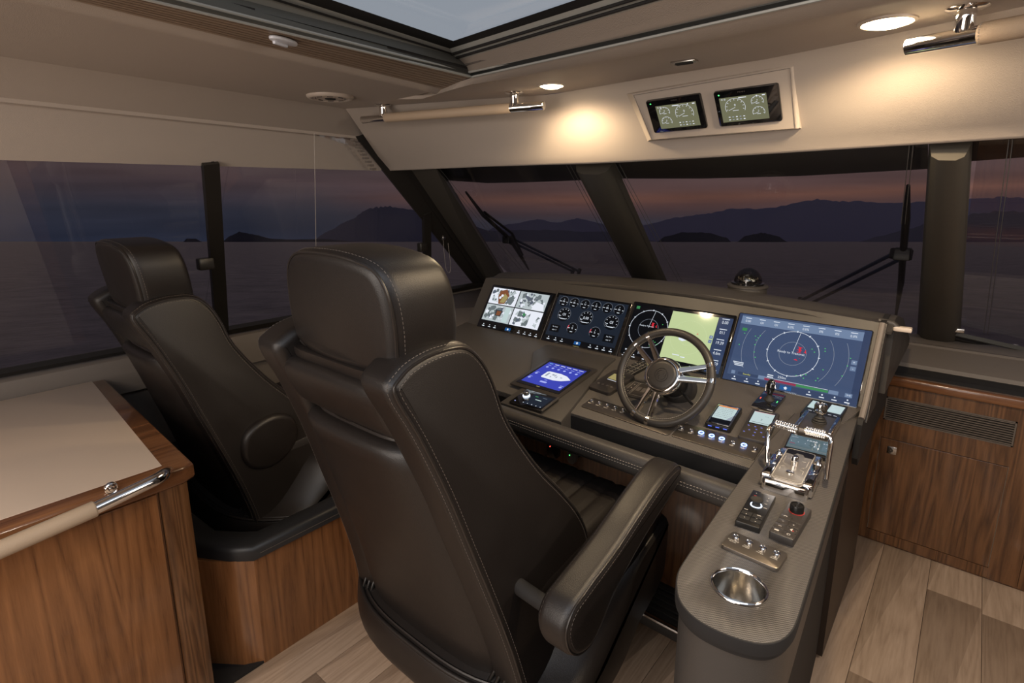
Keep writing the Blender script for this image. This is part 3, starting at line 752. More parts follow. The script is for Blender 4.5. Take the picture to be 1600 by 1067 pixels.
def make_seat(label, full=True):
    t = thing('helm_chair', label, 'seat', V((SX, SY, 0)), group='leather helm seats')
    T0 = Matrix.Translation((-SX, -SY, 0))
    def part(mb, name, par=None, sm=60): mb.xf(T0); return mb.build(name, par or t, smooth=sm, world=False)
    prof = catm(PROF, 4)
    for s in (1, -1):
        mb = MB()
        # a runs from inner edge (0) to outer edge (1) in metres scaled by z
        wid = .115
        fn = lambda y, z, a, s=s: (SX + s * (hw(z) - wid + a), y, z)
        mb.pillow(prof, 0, wid, .028, fn, 'seat_leather', n=6)
        bo = part(mb, 'side_bolster')
        mb = MB(); pin = inset(prof if area2(prof) > 0 else prof[::-1], .012)
        # piping follows the outer rim, slightly inside the silhouette
        pts = [V((SX + s * (hw(z) - .0045), y, z)) for y, z in pin]
        # keep rear and top run only
        run = [p for p in pts]
        i0 = min(range(len(run)), key=lambda i: (run[i] - V((run[i].x, 1.04, .46))).length)
        run = run[i0:] + run[:i0]
        mb.tube(run, .0040, 'piping', 6, closed=True)
        part(mb, 'piping', bo)
        for o_ in (.010, -.012):
            mb = MB(); pin2 = inset(prof if area2(prof) > 0 else prof[::-1], .010 + max(0, o_) * 1.0 - .004)
            r2 = [V((SX + s * (hw(z) - .011 - (.0034 if o_ < 0 else -.0112)), y, z)) for y, z in (inset(prof if area2(prof) > 0 else prof[::-1], .022 if o_ > 0 else .0035))]
            dash_stitch(mb, r2 + [r2[0]], 'stitch'); part(mb, 'stitching', bo)['kind'] = 'stuff'
    # centre back cushion (front) and rear upper roll
    mb = MB(); rs = []
    def sect(z, d0, d1, k):
        h = hw(z) - .075; y0 = yrear(z) + d0; y1 = yrear(z) + d1
        n = 28; r = []
        for i in range(n):
            a = 2 * PI * i / n; c, s_ = math.cos(a), math.sin(a)
            sx_ = math.copysign(abs(c) ** .35, c) * h * k; sy_ = math.copysign(abs(s_) ** .5, s_) * (y1 - y0) / 2 * (.75 + .25 * k)
            r.append((SX + sx_, (y0 + y1) / 2 + sy_, z))
        return r
    for z, k in ((1.372, .80), (1.370, .93), (1.355, .985), (1.32, 1), (1.25, 1), (1.1, 1), (.9, 1), (.7, 1), (.6, .98), (.56, .9)):
        rs.append(sect(z, .025, .22, k))
    mb.rings(rs[::-1], 'seat_leather'); part(mb, 'backrest')
    # roll between shoulders
    mb = MB(); rs = []; zc = 1.272; hwz = hw(zc) - .085; n = 22
    for x, k in [(-1, .75), (-.97, .9), (-.9, .98), (-.6, 1), (0, 1.03), (.6, 1), (.9, .98), (.97, .9), (1, .75)]:
        r = []
        for i in range(n):
            a = 2 * PI * i / n; c, s_ = math.cos(a), math.sin(a)
            dz = math.copysign(abs(s_) ** .75, s_) * .074 * k; dy = math.copysign(abs(c) ** .7, c) * .052 * k
            r.append((SX + x * hwz, yrear(zc) + .046 + dy - dz * .42, zc + dz))
        rs.append(r)
    mb.rings(rs, 'seat_leather'); part(mb, 'upper_back_roll')
    # rear shell panel: shield shape, slightly convex
    mb = MB(); rows = []
    zs = [1.190, 1.183, 1.165, 1.12, 1.05, .95, .85, .75, .65, .56, .46, .435, .42]
    for j, z in enumerate(zs):
        h = hw(z) - .058
        edge = {0: .075, 1: .035, 2: .012, 3: .002}.get(j, 0) + {10: .015, 11: .03, 12: .06}.get(j, 0)
        h -= edge; r = []
        for i in range(17):
            u = -1 + i / 8; lift = .046 * (1 - abs(u) ** 6) + .012 * (1 - u * u)
            if j in (0, 12): lift *= .25
            elif j in (1, 11): lift *= .75
            r.append((SX + u * h, yrear(z) + .030 - lift, z))
        rows.append(r)
    back_ = [[(x, y + .05, z) for x, y, z in r] for r in rows]
    mb.rings(rows, 'seat_leather', closed=False, cap0=False, cap1=False)
    sh = part(mb, 'rear_shell')
    # groove trim around the shell
    mb = MB(); ring = [rows[0][i] for i in range(17)] + [rows[j][16] for j in range(1, 13)] + [rows[12][i] for i in range(15, -1, -1)] + [rows[j][0] for j in range(11, 0, -1)]
    mb.tube([V(p) + V((0, .004, 0)) for p in ring], .006, 'piping', 6, closed=True); part(mb, 'shell_trim')
    # headrest
    HX = SX + .035
    ho = catm([(-.205, 1.372), (-.222, 1.43), (-.205, 1.50), (-.165, 1.575), (-.10, 1.617), (0, 1.628), (.10, 1.624), (.175, 1.604), (.205, 1.56), (.212, 1.50), (.205, 1.43), (.185, 1.372), (.09, 1.352), (-.09, 1.352)], 4)
    mb = MB(); fn = lambda x, z, a: (HX + x, .632 + a + (1.5 - z) * .16 + x * x * .5, z)
    mb.pillow(ho, 0, .185, .032, fn, 'seat_leather', n=6); hr = part(mb, 'headrest')
    hoi = inset(ho if area2(ho) > 0 else ho[::-1], .010)
    mb = MB(); pts = [V(fn(x, z, .0082)) for x, z in hoi]; mb.tube(pts, .0038, 'piping', 6, closed=True); part(mb, 'piping', hr)
    for ins, a in ((.0215, .0035), (.002, .022)):
        mb = MB(); pts = [V(fn(x, z, a)) for x, z in inset(ho if area2(ho) > 0 else ho[::-1], ins)]; dash_stitch(mb, pts + [pts[0]], 'stitch'); part(mb, 'stitching', hr)['kind'] = 'stuff'
    for s in (-1, 1):
        mb = MB(); mb.tube([(HX + s * .07, .72, 1.30), (HX + s * .07, .715, 1.38)], .008, 'chrome', 10); part(mb, 'headrest_post')
    # ribbed seat cushion
    mb = MB(); rs = []; nx = 68
    cp = [(.98, .62), (.98, .70), (1.02, .742), (1.15, .757), (1.35, .772), (1.48, .778), (1.545, .765), (1.575, .72), (1.57, .66), (1.54, .61)]
    cpc = catm(cp, 3, False)
    for i in range(nx + 1):
        u = -1 + 2 * i / nx; x = u * .345
        ph = (u * .5 + .5) * 9 % 1.0
        rib = -.009 * math.exp(-((min(ph, 1 - ph)) / .07) ** 2) if abs(u) < .93 else 0
        ed = -.03 * max(0, (abs(u) - .9) / .1) ** 2
        rs.append([(SX + x, y + (rib * .4 if y > 1.5 else 0), z + (rib + ed if z > .69 else 0)) for y, z in cpc])
    mb.rings(rs, 'seat_leather'); part(mb, 'seat_cushion', sm=50)
    # side pads of cushion
    for s in ((-1, 1) if full else ()):
        mb = MB(); pp = catm([(1.06, .68), (1.12, .80), (1.30, .825), (1.44, .83), (1.495, .80), (1.50, .74), (1.46, .70), (1.25, .66)], 4)
        mb.pillow(pp, 0, .075, .022, lambda y, z, a, s=s: (SX + s * (.385 + a), y, z), 'seat_leather', n=4); part(mb, 'cushion_side')
    # pan / lower shell
    pp = catm([(.838, .445), (.862, .462), (.95, .50), (1.13, .640), (1.35, .70), (1.50, .735), (1.535, .715), (1.535, .60), (1.50, .505), (1.30, .43), (1.08, .37), (.93, .325), (.86, .325), (.832, .37)], 4)
    mb = MB(); fn = lambda y, z, a: (SX + a, y + (.20 * (abs(a) / .475) ** 3.2 * max(0, min(1, (1.35 - y) / .3))), z)
    n = 28; rs = []
    a_ = pp if area2(pp) > 0 else pp[::-1]
    for i in range(n + 1):
        u = math.sin(PI / 2 * (-1 + 2 * i / n)); ins = .03 * (1 - math.sqrt(max(0, 1 - abs(u) ** 24)))
        rs.append([fn(y, z, u * .475) for y, z in inset(a_, ins)])
    mb.rings(rs, 'seat_leather'); pan = part(mb, 'seat_shell', sm=22)
    mb = MB(); lip_ = [V(fn(.848, .458, u * .455)) for u in [k / 12 - 1 for k in range(25)]]; mb.tube(lip_, .007, 'seat_leather', 8)
    mb.tube([p + V((0, .016, .004)) for p in lip_], .005, 'piping', 6); part(mb, 'shell_rim')
    mb = MB(); mb.box((SX - .30, .955, .36), (SX + .30, 1.2, .50), 'black_matte', b=.02); part(mb, 'recliner_housing')
    for s in (-1, 1):
        mb = MB()
        for k in range(3):
            mb.tube([(SX + s * (.31 - k * .02), .905, .43), (SX + s * (.30 - k * .02), .90, .46), (SX + s * (.31 - k * .02), .93, .50)], .006, 'black_plastic', 8)
        part(mb, 'recliner_spring')
    # pedestal
    mb = MB(); M_ = Matrix.Translation((SX, 1.25, 0)); mb.lathe([(.001, 0), (.20, 0), (.20, .015), (.18, .028), (.07, .04), (.065, .06), (.065, .36), (.12, .42), (.12, .44)], 'steel', 32, M_); part(mb, 'pedestal', sm=35)
    # armrests
    top = [(1.412, .965), (1.405, .985), (1.37, .998), (1.29, .990), (1.17, .955), (1.05, .915), (.92, .885), (.862, .868), (.834, .825), (.850, .765), (.89, .725), (.945, .715), (.99, .74), (1.055, .795), (1.19, .86), (1.33, .905), (1.40, .935)]
    tp = catm(top, 4)
    for s in ((1,) if full else (1, -1)):
        mb = MB()
        if full:
            fn = lambda y, z, a, s=s: (SX + s * (.462 + a), y, z)
            mb.pillow(tp, 0, .088, .024, fn, 'seat_leather', n=6); ar = part(mb, 'armrest')
            for a, ins in ((.0812, .007),):
                mb = MB(); pts = [V(fn(y, z, a)) for y, z in inset(tp if area2(tp) > 0 else tp[::-1], ins)]; mb.tube(pts, .0030, 'piping', 6, closed=True); part(mb, 'piping', ar)
            for a, ins in ((.0862, .0165), (.069, .0015), (.012, .004)):
                mb = MB(); pts = [V(fn(y, z, a)) for y, z in inset(tp if area2(tp) > 0 else tp[::-1], ins)]; dash_stitch(mb, pts + [pts[0]], 'stitch'); part(mb, 'stitching', ar)['kind'] = 'stuff'
            mb = MB(); mb.tube([(SX + s * .30, .935, .775), (SX + s * .48, .935, .76)], .020, 'seam_dark', 16); part(mb, 'armrest_mount')  # mount coloured near black for the shade between back and arm
        else:
            q = catm([(.905, .775), (.925, .835), (.98, .875), (1.06, .885), (1.13, .85), (1.15, .77), (1.11, .70), (1.03, .66), (.95, .675), (.912, .72)], 5)
            mb.pillow(q, 0, .06, .022, lambda y, z, a, s=s: (SX + s * (.30 + a), y, z), 'seat_leather', n=5); part(mb, 'armrest_hub')
    return t
seat = make_seat('large black leather helm seat with stitched headrest in the centre foreground')
seat2 = make_seat('black leather companion seat by the port window behind the cream counter', full=False)
seat2.location = (SX - 1.40, SY - .04, 0)
# the companion seat stands on the platform: shorten its pedestal and drop the body
for c in seat2.children:
    if c.name.startswith('pedestal'):
        for v_ in c.data.vertices: v_.co.z = .20 + v_.co.z * (.37 - .20) / .44
    else: c.location.z -= .06
for c in list(seat2.children):
    pass

# ---- forward cabinet
YC = 3.08
g = thing('forward_cabinet', 'walnut locker with louvred vent and square door below the windscreen', 'cabinet', V((.4, YC + .2, 0)))
def cab(x, y): return atY(x, y, YC)
zt = .868
mb = MB(); mb.box((-1.0, YC + .012, .0), (1.9, 3.55, zt - .03), 'walnut_dark'); wp(mb, 'carcass', g)
D0, D1, D2, D3 = cab(1376, 682), cab(1576, 729), cab(1545, 887), cab(1354, 825)
dx0, dx1 = (D0.x + D3.x) / 2, (D1.x + D2.x) / 2; dz0, dz1 = (D2.z + D3.z) / 2, (D0.z + D1.z) / 2
v0, v1, v2, v3 = cab(1385, 619), cab(1590, 659), cab(1582, 700), cab(1381, 653)
vx0, vx1 = (v0.x + v3.x) / 2, (v1.x + v2.x) / 2; vz0, vz1 = (v2.z + v3.z) / 2, (v0.z + v1.z) / 2
# face frame pieces round the door and vent
for (x0, x1, z0, z1) in ((-1.0, dx0, .012, zt - .03), (dx1, .345, .012, zt - .03), (dx0, dx1, .012, dz0), (dx0, dx1, dz1, vz0), (dx0, dx1, vz1, zt - .03), (dx0, vx0, vz0, vz1), (vx1, dx1, vz0, vz1), (.347, 1.9, .012, zt - .03)):
    if x1 - x0 > .004: 
        mb = MB(); mb.box((x0, YC, z0), (x1, YC + .016, z1), 'walnut_dark'); wp(mb, 'face_panel', g, 10)
mb = MB(); mb.box((dx0 + .003, YC - .001, dz0 + .003), (dx1 - .003, YC + .014, dz1 - .003), 'walnut_dark', b=.001); dr = wp(mb, 'door', g, 10)
mb = MB(); mb.box((dx0, YC + .010, dz0), (dx1, YC + .0135, dz1), 'tan_wrap'); wp(mb, 'door_gap', g)
lk = cab(1393.5, 703.5)
mb = MB(); mb.box(lk - V((.019, .0035, .019)), lk + V((.019, 0, .019)), 'steel', b=.0015)
R_ = Matrix.Translation(lk - V((0, .0035, 0))) @ Matrix.Rotation(PI / 2, 4, 'X'); mb.lathe([(.010, 0), (.010, .0012), (.008, .0015), (.0075, .0005), (.001, .0005)], 'chrome', 20, R_)
mb.box(lk - V((.001, .0055, .008)), lk + V((.001, -.0035, .008)), 'seam_dark'); mb.build('lock', dr, smooth=30)
mb = MB(); mb.box((vx0, YC + .010, vz0), (vx1, YC + .015, vz1), 'seam_dark'); t_ = .006
for a, b in (((vx0, vz0), (vx1, vz0 + t_)), ((vx0, vz1 - t_), (vx1, vz1)), ((vx0, vz0), (vx0 + t_, vz1)), ((vx1 - t_, vz0), (vx1, vz1))): mb.box((a[0], YC - .004, a[1]), (b[0], YC + .012, b[1]), 'grille_dark')
vn = wp(mb, 'vent_grille', g, 10); base = MB(); base.box((vx0 + t_, -.002, -.0022), (vx1 - t_, .010, .0022), 'grille_dark'); so = base.build('slat', vn); nsl = 10
sme = so.data; so.location = (0, YC, vz0 + .010); so.rotation_euler = (math.radians(0), 0, 0)
for k in range(1, nsl):
    c = so.copy(); COL.objects.link(c); c.location = (0, YC, vz0 + .010 + k * (vz1 - vz0 - .020) / (nsl - 1))
te = [atZ(1370, 578, .895), atZ(1600, 625, .895)]
mb = MB(); mb.box((-1.0, YC - .022, zt - .032), (1.9, YC + .03, zt + .012), 'walnut_x', b=.008); wp(mb, 'edge_moulding', g, 50)
mb = MB(); mb.box((-1.0, YC + .03, zt - .02), (1.9, 3.30, zt + .008), 'dash_mat', b=.003); wp(mb, 'top_mat', g, 30)
mb = MB(); mb.prism([(3.29, .86), (3.30, .895), (3.44, .975), (3.6, .985), (3.6, .86)], -1.9, 1.9, 'trim_vinyl', M=Matrix(((0, 0, 1, 0), (1, 0, 0, 0), (0, 1, 0, 0), (0, 0, 0, 1)))); wp(mb, 'rear_upstand', g, 30)

# ================================================================= HELM CONSOLE
DP0 = V((0, 1.6, .94)); DU = V((1, 0, 0)); DV = V((0, .5, .08)).normalized(); DN = DU.cross(DV)
def dp(x, y, off=0): return atP(x, y, DP0 + DN * off, DN)
AZ = 1.0
def ap(x, y, off=0): return atZ(x, y, AZ + off)
MD = Matrix.Translation(DP0) @ Matrix((DU, DV, DN)).transposed().to_4x4(); MDi = MD.inverted()
def d2(x, y, off=0): p = MDi @ dp(x, y, off); return (p.x, p.y)
g = thing('helm_console', 'dark vinyl helm console with carbon-look arm reaching aft', 'console', V((-1.0, 2.0, 0)))
con = g
# aft-reaching arm
ol = [(1200, 690), (1130, 785), (1075, 865), (1059, 892), (1056, 918), (1063, 942), (1085, 966), (1120, 986), (1160, 1001), (1195, 1007), (1222, 1001), (1241, 983), (1252, 955), (1280, 862), (1345, 640), (1262, 622)]
arm = [tuple(atZ(x, y, AZ).xy) for x, y in ol]
def cutpoly(p, i0, i1, n=5): # smooth middle of an outline
    c = catm(p[i0:i1 + 1], n, False); return p[:i0] + c + p[i1 + 1:]
armo = cutpoly(arm, 2, 12)
# outline order must be consistent
mb = MB(); mb.prism(armo, AZ - .026, AZ, 'seam_dark', b=.003, topm='carbon'); wp(mb, 'arm_top', g, 40)
ai = inset(armo if area2(armo) > 0 else armo[::-1], .004)
mb = MB(); mb.prism(ai, AZ - .036, AZ - .024, 'seam_dark'); wp(mb, 'arm_shadow_gap', g, 40)
ab = inset(armo if area2(armo) > 0 else armo[::-1], .010)
mb = MB(); mb.prism(ab, AZ - .19, AZ - .036, 'panel_leather'); mb.prism(inset(ab, .02), .0, AZ - .19, 'seam_dark'); wp(mb, 'arm_body', g, 60)
# rounded leather post below the arm end
ae = [p for p in ab if p[1] < 1.12]; 
mb = MB(); mb.prism(ae, 0.02, AZ - .19, 'panel_leather'); wp(mb, 'arm_end', g, 60)
# dash surface (carbon) + tray lip
dl = [d2(897, 650), d2(1172, 729), d2(1205, 690), d2(1263, 612), d2(960, 560)]
x0 = dl[0][0]
dsurf = [(-1.15, -.012), (-.435, -.012), (-.435, .10), (-.20, .30), (-.20, .53), (-2.1, .53), (-2.1, -.012)]
mb = MB(); mb.prism([(-2.12, .0), (-1.02, .0), (-.40, .0), (-.30, .2), (-.215, .53), (-2.12, .53)], -.022, 0, 'carbon', b=.003, M=MD); wp(mb, 'dash_surface', g, 30)
mb = MB(); mb.prism([(-2.12, .012), (-.40, .012), (-.215, .51), (-2.12, .51)], -.10, -.022, 'black_matte', M=MD); wp(mb, 'dash_core', g, 30)
# port plinth
pl = [d2(785, 634), d2(790, 605), d2(833, 553), d2(852, 545), d2(962, 565), d2(945, 575), d2(890, 658)]
pl = [(-1.335, -.085), (-1.335, .10), d2(833, 553), d2(856, 541), d2(962, 563), d2(945, 577), (-1.045, -.085)]
mb = MB(); mb.prism(pl, -.06, .012, 'panel_leather', b=.005, M=MD); wp(mb, 'port_plinth', g, 30)
# tray + padded rail
mb = MB(); mb.box((-1.30, 1.47, .86), (-.41, 1.64, .868), 'black_matte'); mb.box((-1.30, 1.60, .86), (-.41, 1.615, .93), 'black_matte'); wp(mb, 'knee_tray', g, 10)
mb = MB()
ra_, rb2 = V((-1.62, 1.485, .905)), V((-.40, 1.475, .90))
rs = []
for P in (ra_, rb2):
    r = []
    for k in range(24):
        a = 2 * PI * k / 24; c, s_ = math.cos(a), math.sin(a)
        r.append(tuple(P + V((0, math.copysign(abs(c) ** .7, c) * .034, math.copysign(abs(s_) ** .8, s_) * .038 - c * .006))))
    rs.append(r)
mb.rings(rs, 'panel_leather'); rail = wp(mb, 'padded_rail', g, 60)
for dz in (.004, -.006):
    mb = MB(); dash_stitch(mb, [ra_ + V((0, -.034, dz + .006)), rb2 + V((0, -.034, dz + .006))], 'stitch_light', r=.0008); o_ = mb.build('stitching', rail); o_['kind'] = 'stuff'
# front wall of the console below the rail and kick space
mb = MB(); mb.box((-2.1, 1.60, 0.02), (-1.42, 1.66, .86), 'walnut'); wp(mb, 'port_panel', g, 10)
mb = MB(); mb.box((-1.42, 1.92, .02), (-.45, 1.96, .86), 'walnut_dark'); wp(mb, 'knee_panel', g, 10)
mb = MB(); mb.box((-1.45, 1.60, .25), (-1.40, 1.95, .87), 'walnut_dark'); mb.box((-2.1, 1.62, .84), (-.42, 2.1, .865), 'black_matte'); wp(mb, 'knee_side', g, 10)
mb = MB(); mb.box((-1.40, 1.72, .10), (-.46, 1.93, .16), 'dark_rubber', b=.01)
for k in range(6): mb.box((-1.38, 1.73 + k * .03, .16), (-.48, 1.745 + k * .03, .166), 'dark_rubber')
mb.tube([(-1.4, 1.715, .16), (-.46, 1.715, .16)], .01, 'chrome', 10); wp(mb, 'footrest', g, 30)
# console shell: lower bodies
mb = MB(); mb.prism([(-2.12, 1.66), (-.30, 1.96), (-.235, 2.1), (-.235, 2.7), (-2.12, 2.7)], .02, .86, 'walnut_dark'); 
# instrument surround
def scr(X, t, off=0):  # X, t 0 bottom..1 top of screen plane
    return V((X, 2.10 + .15 * t, 1.02 + .232 * t))
SN2 = V((0, -.232, .15)).normalized()
mb = MB()
zt0, zt1 = 1.26, 1.34
def hoodz(X): return 1.262 + .052 * (1 - ((X + .95) / 1.15) ** 2)
xs = [-2.10 + k * (1.9 / 24) for k in range(25)]
rs = []
for X in xs:
    a = scr(X, -.14); tt = (hoodz(X) - .0 - 1.02) / .232
    b = scr(X, tt); a = a - SN2 * .012; b = b - SN2 * .012
    rs.append([tuple(a), tuple(b), tuple(b + V((0, .05, 0))), tuple(a + V((0, .2, 0)))])
mb.rings(rs, 'panel_leather'); wp(mb, 'instrument_panel', g, 30)
# hood / brow sweep
hf = [(765, 441, 423), (850, 444, 425), (930, 449, 430), (1000, 455, 436), (1070, 463, 443), (1140, 474, 453), (1200, 484, 463), (1260, 495, 472), (1320, 508, 482), (1392, 523, 494)]
rs = []
for x, yl, yu in hf:
    lo = atY(x, yl, 2.285); hi = atY(x, yu, 2.40); hi.x = lo.x
    r = [lo + V((0, .10, .012)), lo + V((0, .012, -.002)), lo, lo + V((0, -.004, .010)), lo.lerp(hi, .45) + V((0, -.022, .006)), lo.lerp(hi, .8) + V((0, -.012, .006)), hi, hi + V((0, .04, -.002)), hi + V((0, .3, -.06)), hi + V((0, .85, -.26)), V((hi.x, hi.y + .85, 1.0)), V((lo.x, lo.y + .10, 1.0))]
    rs.append([tuple(p) for p in r])
mb = MB(); mb.rings(rs, 'panel_leather'); hood = wp(mb, 'hood', g, 40)
# starboard cheek
mb = MB(); X0 = -.222
ck = [(2.03, .99), (2.085, 1.03), (2.27, 1.285), (2.40, 1.30), (2.75, 1.2), (2.75, .84), (2.05, .84), (2.03, .87)]
mb.prism(ck, .205, .222, 'black_matte', b=0, M=Matrix(((0, 0, -1, 0), (1, 0, 0, 0), (0, 1, 0, 0), (0, 0, 0, 1)))); wp(mb, 'starboard_cheek', g, 10)
mb = MB(); e1 = [atX(1352, 640, -.20), atX(1366, 612, -.20), atX(1393, 522, -.20)]
mb.tube([(-.212, 2.05, 1.005), (-.212, 2.095, 1.04), (-.212, 2.272, 1.288)], .010, 'trim_vinyl', 8); wp(mb, 'cheek_edge', g, 40)
mb = MB(); mb.box((-2.12, 2.1, .02), (-.235, 2.75, .86), 'walnut_shaded'); wp(mb, 'console_body', g, 10)
mb = MB(); mb.tube([(-.232, 2.33, 1.285), (-.19, 2.335, 1.28), (-.175, 2.34, 1.265)], .012, 'panel_leather', 10); mb.box((-.185, 2.325, 1.255), (-.130, 2.355, 1.272), 'white_plastic', b=.004); wp(mb, 'hood_clip', g, 40)
# port lining beside the console
mb = MB(); mb.box((-3.0, 1.72, .5), (-2.14, 3.4, .97), 'trim_vinyl', b=.03); wp(mb, 'port_wing', g, 50)

# ---- the four large displays
SXE = [-2.02, -1.585, -1.162, -.696, -.231]
def bezel(t, w_, h_, th=.010):
    mb = MB(); mb.prism(rrect(w_, h_, .006, 3), -th, 0, 'black_gloss', b=.0015); return lp(mb, 'housing', t, 30)
def icon_row(c, y, xs, m='px_white', s=.004):
    for i, x in enumerate(xs):
        c.disc(x, y + .004, s * .7, m, 8); c.rect(x, y - .006, .016, .0035, m)
def gauge(c, x, y, r, big=False, txt='', red=False):
    c.disc(x, y, r, 'px_black', 32); c.arc(x, y, r, .0009, 'px_grey', -40, 220); c.up()
    if big:
        c.ticks(x, y, r * .72, r * .86, 9, .0028, 'px_white', -45, 225)
        c.line(x - r * .75, y - r * .35, x - r * .45, y - r * .2, .0025, 'px_white')
        c.text(txt, x, y, r * .55, 'px_white', .9); c.rect(x, y - r * .62, r * .9, .0035, 'px_white')
    else:
        c.rect(x - r * .7, y, r * .45, .0025, 'px_white'); c.rect(x + r * .75, y - r * .1, r * .25, .0025, 'px_white')
        c.text(txt, x, y, r * .5, 'px_white', .9); c.rect(x, y - r * .62, r * .5, .003, 'px_white'); c.disc(x, y + r * .45, r * .07, 'px_white', 8)
        if red: c.arc(x, y, r * .9, .004, 'px_red', 150, 190, 10)
    c.st and c.up()
def draw_menu(c, w_, h_, y):
    icon_row(c, y, [-.40 * w_, -.30 * w_, -.21 * w_]); icon_row(c, y, [.17 * w_, .26 * w_, .345 * w_, .43 * w_])
    c.rect(0, y, .05 * w_ * 1.7, .016, 'px_bluebar'); c.up(); c.poly([(-.007, y), (0, y + .006), (.007, y), (.004, y), (.004, y - .005), (-.004, y - .005), (-.004, y)], 'px_white')
def screen1(c, w_, h_):
    c.rect(0, .015, w_ * .92, h_ * .80, 'px_black'); c.up()
    rr = random.Random(3); Wd, Hd = w_ * .90, h_ * .78; cx0 = -.01
    qs = [(-Wd / 4 + cx0, .015 + Hd / 4), (Wd / 4 + cx0, .015 + Hd / 4), (-Wd / 4 + cx0, .015 - Hd / 4), (Wd / 4 + cx0, .015 - Hd / 4)]
    for i, (x, y) in enumerate(qs):
        ww, hh = Wd / 2 - .006, Hd / 2 - .005
        c.rect(x, y, ww, hh, ['px_ship', 'px_lgrey', 'px_lgrey', 'px_ship'][i]); z_ = c.z; c.up()
        for k in range(46):
            px, py = x + rr.uniform(-.42, .42) * ww, y + rr.uniform(-.4, .4) * hh; s = rr.uniform(.006, .024) * (1 if k > 10 else 1.7)
            s = min(s, abs(abs(px - x) - ww / 2), abs(abs(py - y) - hh / 2))
            a = rr.uniform(0, PI); n = rr.choice([3, 4, 4, 5])
            c.poly([(px + s * math.cos(a + 2 * PI * j / n) * rr.uniform(.7, 1), py + s * math.sin(a + 2 * PI * j / n) * rr.uniform(.7, 1)) for j in range(n)], rr.choice(['px_mgrey', 'px_lgrey', 'px_ship', 'px_dim', 'px_lgrey', 'px_mgrey', 'px_white'])); c.z += .00002
        if i == 0:
            c.poly([(x - .035, y + .03), (x + .005, y + .045), (x + .035, y + .01), (x + .02, y - .04), (x - .02, y - .045), (x - .04, y)], 'px_brown'); c.up(); c.poly([(x, y + .02), (x + .03, y), (x + .015, y - .035), (x - .015, y - .035)], 'px_amber'); c.up(); c.disc(x - .012, y + .005, .008, 'px_ship'); c.disc(x - .022, y - .008, .008, 'px_ship')
        if i == 2:
            c.poly([(x - .02, y + .02), (x + .03, y + .02), (x + .025, y - .015), (x - .015, y - .015)], 'px_ink'); c.up(); c.poly([(x - .008, y + .015), (x + .022, y + .015), (x + .018, y - .01), (x - .008, y - .01)], 'px_brown'); c.rect(x + .06, y, .035, hh * .9, 'px_lcd')
        if i == 1: c.poly([(x + .01, y - .045), (x + .09, y - .045), (x + .08, y - .01), (x + .03, y)], 'px_ship')
        if i == 3: c.disc(x - .02, y + .02, .009, 'px_dgreen', 8); c.poly([(x + .02, y + .045), (x + .08, y + .045), (x + .05, y - .04), (x + .02, y - .045)], 'px_ship')
        c.z = z_
    c.z += .0012
    draw_menu(c, w_, h_, -h_ * .43)
def screen2(c, w_, h_):
    c.rect(0, .008, w_ * .93, h_ * .86, 'px_navy'); c.up()
    for i, t in enumerate(['0ft', '0ft', '13', '13', '0ft', '0ft']): gauge(c, (-.37 + .148 * i) * w_, .34 * h_, .026, txt=t)
    gauge(c, -.30 * w_, .08 * h_, .036, True, 'OI'); gauge(c, .0, .08 * h_, .036, True, '0.00'); gauge(c, .33 * w_, .08 * h_, .036, True, 'OI')
    gauge(c, -.13 * w_, -.16 * h_, .028, txt='%', red=True); gauge(c, .17 * w_, -.16 * h_, .028, txt='%', red=True)
    for x in (-.36, .36):
        c.rect(x * w_, -.22 * h_, .055, .036, 'px_black'); c.up(); c.text('No Trim', x * w_, -.19 * h_, .0085, 'px_white'); c.text('data  V', x * w_, -.25 * h_, .0085, 'px_white')
    c.rect(0, -h_ * .42, w_ * .93, .026, 'px_black'); c.up(); draw_menu(c, w_, h_, -h_ * .42)
    c.text('GARMIN', 0, -h_ * .485, .007, 'px_amber', 1.3)
def radar(c, x, y, r, full=True):
    c.arc(x, y, r, .0016, 'px_white'); c.arc(x, y, r * .52, .0009, 'px_grey'); c.ticks(x, y, r * .97, r * 1.05, 12, .003, 'px_white')
    c.line(x, y + .005, x + .012, y + r, .0012, 'px_white')
def redmarks(c, x, y, s):
    for k in range(5): c.line(x + s * (.02 + .1 * (k % 2)), y + s * (.35 - .13 * k), x + s * (.42 - .08 * (k % 2)), y + s * (.30 - .13 * k), s * .05, 'px_red')
    c.poly([(x + s * .12, y + s * .3), (x + s * .3, y + s * .36), (x + s * .34, y - s * .1), (x + s * .2, y - s * .16)], 'px_red')
    c.line(x + s * .6, y - s * .1, x + s * .85, y - s * .16, s * .05, 'px_red'); c.poly([(x + s * .70, y + s * .15), (x + s * .74, y + s * .15), (x + s * .80, y - s * .14), (x + s * .66, y - s * .1)], 'px_red')
    c.poly([(x - s * .1, y - s * .95), (x + s * .28, y - s * 1.02), (x + s * .10, y - s * .85)], 'px_red'); c.rect(x + s * .38, y - s * .72, s * .06, s * .05, 'px_red')
def greens(c, pts, s=.003):
    for x, y in pts: c.rect(x, y, s * 1.3, s, 'px_green')
